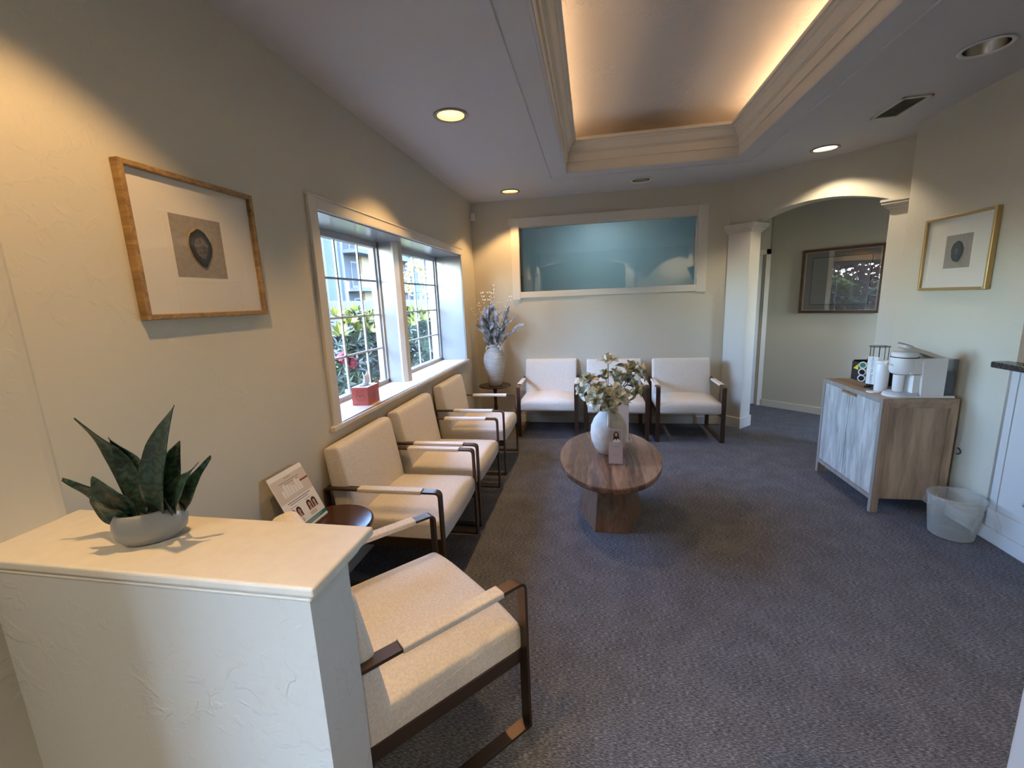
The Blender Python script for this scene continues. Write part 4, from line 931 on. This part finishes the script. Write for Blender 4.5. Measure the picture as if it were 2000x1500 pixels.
b.build('acrylic_holder', M['acrylic'], ch_)
sg = empty('sign_sheet'); sg.matrix_world = frame_mtx((.172, 3.315, .441), (1, 0, 0), (0, .05, 1)); tag(sg, 'white upright leaflet sheet seen from behind, standing behind the round vase', 'sign')
MB().box(-.098, .098, 0, .300, 0, .003).build('sheet', M['white'], sg); MB().box(-.098, .098, 0, .004, -.03, .05).box(-.102, -.098, 0, .300, -.002, .005).box(.098, .102, 0, .300, -.002, .005).build('acrylic_frame', M['acrylic'], sg)
# tissue box
tb = empty('tissue_box', (-1.520, 2.662, SILL)); tb.rotation_euler = (0, 0, radians(2)); tag(tb, 'coral red printed tissue box with a tissue pulled up on the window sill', 'tissue box')
MB().box(-.058, .058, -.068, .095, 0, .122).build('carton', M['red'], tb, bevel=.001)
MB().prism(ell(0, .013, .030, .052, 28), .122, .1226).build('opening', M['black'], tb); MB().box(-.056, .056, -.066, .093, .1215, .1221).build('carton_top', M['tissue'], tb)
b = MB(); 
def ring(mb, f_, cx, cz, r_, t_=.0016):
    n = 32; vs_ = []; 
    for k in range(n): a = 2*pi*k/n; vs_ += [f_(cx+r_*cos(a), cz+r_*sin(a)), f_(cx+(r_-t_)*cos(a), cz+(r_-t_)*sin(a))]
    mb.add(vs_, [(2*k, 2*((k+1) % n), 2*((k+1) % n)+1, 2*k+1) for k in range(n)])
fr_ = lambda x, z: (x, -.0685, z); sd_ = lambda y, z: (.0585, y, z)
ring(b, fr_, 0, .058, .030)
def seg(mb, f_, pts, w=.0014):
    for (x0_, z0_), (x1_, z1_) in zip(pts[:-1], pts[1:]):
        dx, dz = x1_-x0_, z1_-z0_; l_ = sqrt(dx*dx+dz*dz); nx, nz = -dz/l_*w/2, dx/l_*w/2
        mb.add([f_(x0_+nx, z0_+nz), f_(x1_+nx, z1_+nz), f_(x1_-nx, z1_-nz), f_(x0_-nx, z0_-nz)], [(0, 1, 2, 3)])
seg(b, fr_, [(0, .028), (0, .062), (-.016, .076)]); seg(b, fr_, [(0, .060), (.018, .076)]); seg(b, fr_, [(-.024, .060), (-.014, .070), (-.004, .060), (.006, .070), (.016, .060), (.024, .068)]); seg(b, fr_, [(-.030, .100), (-.012, .092), (-.006, .116)]); seg(b, fr_, [(.030, .108), (.014, .094), (.010, .116)])
ring(b, sd_, .013, .078, .026); ring(b, sd_, .013, .040, .022); seg(b, sd_, [(-.03, .10), (.0, .07), (.03, .09), (.05, .05)]); seg(b, sd_, [(-.012, .02), (.013, .05), (.04, .02)])
b.build('printed_emblem', M['redline'], tb, normals=False)
tsf = MB(); random.seed(5)
tsf.grid(lambda u, v: ((.012+.030*v*(1-v))*cos(2*pi*u)*(1.25-v*.75)+.016*sin(3*v), .013+(.030-.012*v)*sin(2*pi*u)+.028*v*v*max(0, sin(2*pi*u)), .118+.085*v*(1-.12*cos(2*pi*u*2))+.006*sin(12*u)), 28, 10)
tsf.build('tissue', M['tissue'], tb, solid=.001, normals=False)
lfb = MB(); lfb.grid(leaf_pts((-1.505, 2.79, SILL+.055), (-1.50, 2.80, SILL+.155), .052, (1, -.4, 0), .06, .2), 4, 8)
lo = empty('paper_leaf', (0, 0, 0)); tag(lo, 'pale green leaf ornament standing behind the tissue box on the window sill', 'ornament')
lfb.build('leaf_blade', M['petal2'], lo, solid=.001, normals=False); MB().tube([(-1.505, 2.79, SILL), (-1.505, 2.79, SILL+.06)], .0015, 6).build('leaf_stalk', M['petal2'], lo)

# ================================================================ OUTDOORS
grd = speckle('paving', (.12, .115, .11), (.155, .15, .14), 3, .9); mulch = speckle('garden_soil', (.035, .03, .02), (.17, .155, .14), 9, .95)
struct(MB().box(-60, -1.80, -20, 90, -.35, -.30).build('ground', grd))
struct(MB().box(-4.2, -1.80, -4, 14, -.30, -.20).build('garden_bed', mulch))
struct(MB().box(-1.84, -1.80, -3, SY0, -.3, 3.3).box(-1.84, -1.80, SY1, WY0-.02, -.3, 3.3).box(-1.84, -1.80, SY0, SY1, -.3, SZ0-.03).box(-1.84, -1.80, SY0, SY1, SZ1+.02, 3.3).box(-1.84, -1.80, WY1+.03, 8, -.3, 3.3).box(-1.84, -1.80, WY0-.02, WY1+.03, -.3, SILL-.06).box(-1.84, -1.80, WY0-.02, WY1+.03, HEAD+.02, 3.3).build('wall_outside', M['cap']))
struct(MB().box(-2.65, -1.84, -3, 8, 2.62, 2.74).build('added_eave', M['cap']))  # unseen overhang, added to keep high sky off the sill and reveal
struct(MB().box(-1.98, 4.6, -3, 8, 3.30, 3.4).build('roof', M['cap']))
lg = [mat('shrub_green', (.013, .028, .013), .4), mat('shrub_green_mid', (.03, .062, .02), .45), mat('shrub_sunlit_yellow', (.17, .19, .025), .5)]
for m_ in lg: pass
redm = mat('rhododendron_red', (.17, .006, .016), .5)
def shrub(x, y, rx, ry, h, n, seed, label, reds):
    random.seed(seed); s_ = empty('rhododendron', (x, y, -.2)); tag(s_, label, 'shrub', 'rhododendron hedge outside the window')
    mbs = [MB(), MB(), MB()]
    for k in range(n):
        th = random.uniform(0, 2*pi); zz = random.uniform(.03, 1)**.75; rad = sqrt(max(.02, 1-max(0, (zz-.55)/.5)**2))*random.uniform(.72, 1)
        c_ = Vector((rx*rad*cos(th), ry*rad*sin(th), h*zz)); out = Vector((cos(th)*rad, sin(th)*rad, .35+zz*.5)).normalized()
        top = zz > .86
        which = 2 if (top and random.random() < .6) else (1 if random.random() < .35 else 0)  # upright top shoots, yellowed to carry the sunlight on them in their colour
        nl = 7; ln_ = random.uniform(.10, .15) if which < 2 else random.uniform(.12, .17); q = out.orthogonal().normalized(); ph_ = random.uniform(0, 6)
        for j in range(nl):
            rd = Matrix.Rotation(ph_+2*pi*j/nl, 3, out) @ q; op = random.uniform(.2, .7) if which < 2 else random.uniform(.7, 1.4); dd = (rd+out*op).normalized(); sd = dd.cross(out).normalized()*ln_*.17
            m0 = c_+dd*ln_*.5+out*.006
            mbs[which].add([c_, m0+sd, c_+dd*ln_-out*.012, m0-sd], [(0, 1, 2, 3)])
    mbs[0].build('foliage', lg[0], s_, normals=False); mbs[1].build('young_foliage', lg[1], s_, normals=False); mbs[2].build('sunlit_shoots', lg[2], s_, normals=False)
    br_ = MB()
    for k in range(9):
        th = random.uniform(0, 2*pi); br_.tube([(0, 0, 0), (rx*.4*cos(th), ry*.4*sin(th), h*.45), (rx*.75*cos(th), ry*.75*sin(th), h*.85)], .012, 5)
    br_.build('branches', M['stem'], s_)
    for fx, fy, fz in reds:
        f_ = MB(); c_ = Vector((fx-x, fy-y, fz+.2))
        for k in range(34):
            dd = Vector((random.gauss(0, 1), random.gauss(0, 1), random.gauss(0, 1))).normalized(); q = dd.orthogonal().normalized()*.024; w_ = dd.cross(q).normalized()*.024
            p = c_+dd*.055; f_.add([p-q-w_, p+q-w_, p+q+w_+dd*.012, p-q+w_], [(0, 1, 2, 3)])
        f_.build('flower_head', redm, s_, normals=False)
shrub(-3.25, 2.6, .75, 1.0, 1.93, 760, 1, 'rhododendron shrub nearest the camera outside the left window', [])
shrub(-3.05, 4.75, .80, .86, 1.66, 560, 2, 'rhododendron shrub with red flowers filling the left window', [(-2.45, 3.95, 1.05), (-2.42, 4.05, .98), (-2.45, 4.62, .97), (-2.45, 4.75, .96), (-2.5, 4.72, 1.27), (-2.5, 4.86, 1.27), (-2.55, 4.9, 1.12)])
shrub(-3.05, 6.5, .80, .86, 1.64, 520, 3, 'rhododendron shrub filling the lower half of the right window', [])
shrub(-3.1, 8.3, .80, .86, 1.62, 380, 4, 'rhododendron shrub farther along the hedge in the right window', [])
shrub(-3.1, 10.2, .85, 1.0, 1.75, 260, 5, 'rhododendron shrub at the far end of the hedge', [])
shrub(-3.3, .75, .8, .8, 1.90, 420, 6, 'rhododendron shrub outside the window, reflected in the hallway picture', [])
# red-leaved tree whose reflection shows in the hallway picture
random.seed(9)
tr_ = empty('plum_tree', (-6.3, -.2, -.3)); tag(tr_, 'purple-leaved tree beyond the hedge, mirrored in the hallway picture', 'tree')
MB().tube([(0, 0, 0), (.05, 0, 1.2), (0, .05, 2.4)], [.11, .09, .06], 10).build('trunk', M['stem'], tr_)
cr = MB()
for k in range(13000):
    dd = Vector((random.gauss(0, 1), random.gauss(0, 1), random.gauss(0, 1))).normalized(); p = Vector((dd.x*1.35, dd.y*1.7, 3.0+dd.z*2.1))*1; p = Vector((p.x*random.uniform(.7, 1), p.y*random.uniform(.7, 1), p.z)); q = Vector((random.gauss(0, 1), random.gauss(0, 1), random.gauss(0, 1))).normalized()*.075; w_ = q.orthogonal().normalized()*.055
    cr.add([p-q, p+w_, p+q, p-w_], [(0, 1, 2, 3)])
cr.build('crown', mat('plum_leaf', (.13, .042, .055), .35), tr_, normals=False)
# yellow blossoming branch arch
yb = empty('yellow_shrub', (-4.6, 11.3, -.3)); tag(yb, 'arching yellow-leaved small tree behind the hedge in the right window', 'tree')
ar = [(.0, 1.1*cos(pi*k/24)*-.55, 2.15+.75*sin(pi*k/24)) for k in range(25)]; MB().tube([(0, -.6, 0), (0, -.62, 1.2)]+ar[:18], .014, 6).build('branch', M['stem'], yb)
yl = MB()
for p in ar:
    for k in range(16):
        c_ = Vector(p)+Vector((random.gauss(0, .06), random.gauss(0, .06), random.gauss(0, .06))); q = Vector((random.gauss(0, 1), random.gauss(0, 1), random.gauss(0, 1))).normalized()*.045; w_ = q.orthogonal().normalized()*.03; yl.add([c_-q, c_+w_, c_+q, c_-w_], [(0, 1, 2, 3)])
yl.build('leaves', mat('yellow_leaf', (.22, .18, .05), .5), yb, normals=False)
# fence
fe = empty('picket_fence', (-8, 0, -.3)); tag(fe, 'weathered grey dog-eared picket fence beyond the hedge', 'fence')
fm2 = MB(); random.seed(4)
y_ = -6
while y_ < 46:
    h_ = 2.04+random.uniform(-.015, .015); fm2.prism([(y_, 0), (y_+.135, 0), (y_+.135, h_-.04), (y_+.10, h_), (y_+.035, h_), (y_, h_-.04)], 0, .02, 'x'); y_ += .150
fm2.build('pickets', wood('weathered_wood', (.022, .022, .027), (.05, .05, .06), 'Z', 1, .9), fe)
MB().box(-.05, 0, -6, 46, .5, .59).box(-.05, 0, -6, 46, 1.55, 1.64).build('fence_rails', mat('fence_rail', (.05, .05, .055), .9), fe)
# apartment building
BX = -20.0
ab = empty('apartment_building', (BX, 0, -.3)); tag(ab, 'blue-grey apartment building with balconies and cream strips seen through the windows', 'building')
bw = mat('lap_siding', (.020, .030, .044), .85); tc = N(bw, 'ShaderNodeTexCoord'); br2 = N(bw, 'ShaderNodeTexBrick'); br2.inputs['Color1'].default_value = (.019, .028, .041, 1); br2.inputs['Color2'].default_value = (.022, .032, .047, 1); br2.inputs['Mortar'].default_value = (.013, .020, .030, 1); br2.inputs['Scale'].default_value = 1; br2.inputs['Brick Width'].default_value = .6; br2.inputs['Row Height'].default_value = .22; br2.inputs['Mortar Size'].default_value = .02
mp = N(bw, 'ShaderNodeMapping'); mp.inputs['Rotation'].default_value = (radians(90), 0, radians(90)); sx = N(bw, 'ShaderNodeSeparateXYZ'); cx_ = N(bw, 'ShaderNodeCombineXYZ'); L(bw, tc.outputs['Object'], sx.inputs[0]); L(bw, sx.outputs['Y'], cx_.inputs['X']); L(bw, sx.outputs['Z'], cx_.inputs['Y']); L(bw, cx_.outputs[0], br2.inputs['Vector']); L(bw, br2.outputs[0], bsdf(bw).inputs['Base Color'])
crm = mat('cream_siding', (.11, .09, .055), .85); dk = mat('recess_dark', (.007, .010, .016), .85); wht = mat('building_white', (.036, .046, .056), .7); gls = mat('window_cyan', (.015, .05, .06), .25)
MB().box(-8, 0, 14, 80, 0, 13).build('wall', bw, ab)
MB().box(-8.2, .15, 13.8, 80.2, 13, 13.4).build('roof', dk, ab)
floors = [.3, 3.35, 6.4, 9.45]
for (a_, b_) in ((33.6, 36.4), (40.6, 45.2), (20.0, 23.5), (57.0, 61)):
    rc = MB(); rc.box(0, .02, a_, b_, 0, 12.6); rc.build('balcony_recess', dk, ab)
for (a_, b_) in ((36.4, 38.6), (23.5, 25.6)): MB().box(0, .25, a_, b_, 0, 12.8).build('cream_strip', crm, ab)
for y_ in (33.5, 32.7, 47.3, 30.9, 52.3): MB().box(0, .2, y_, y_+.14, 0, 12.9).build('corner_board', wht, ab)
for (a_, b_) in ((33.6, 38.8), (38.8, 46.8), (20.0, 25.6), (57, 62)):
    for z_ in floors[1:]:
        bl = MB().box(0, 1.5, a_, b_, z_-.28, z_).build('balcony_slab', mat_b if 'mat_b' in globals() else bw, ab)
        MB().box(1.44, 1.5, a_, b_, z_+1.0, z_+1.06).box(1.44, 1.5, a_, b_, z_+.02, z_+.08).box(1.42, 1.52, a_, a_+.10, z_-.3, z_+1.06).box(1.42, 1.52, b_-.10, b_, z_-.3, z_+1.06).build('railing', wht, bl)
for yw in (30.2, 39.2, 40.0, 49.4, 51.0, 27.5, 18.0):
    for z_ in floors:
        w_ = MB().box(0, .06, yw-.05, yw+.72, z_+.9, z_+2.5).build('window_trim', wht, ab); MB().box(.06, .08, yw+.02, yw+.65, z_+.98, z_+2.42).build('window_glazing', gls, w_)
for yw in (34.9, 42.6):
    for z_ in floors:
        w_ = MB().box(.02, .06, yw, yw+1.15, z_+.05, z_+2.25).build('balcony_door', wht, ab); MB().box(.06, .08, yw+.12, yw+1.03, z_+.25, z_+2.13).build('door_glass', dk, w_)
# small sign on a post
sgn = empty('street_sign', (-9.0, 15.3, -.3)); tag(sgn, 'small pale sign on a post beyond the fence', 'sign')
MB().box(-.03, .03, -.03, .03, 0, 2.75).build('post', wht, sgn); MB().box(.03, .05, -.11, .11, 2.42, 2.78).build('sign_plate', crm, sgn)
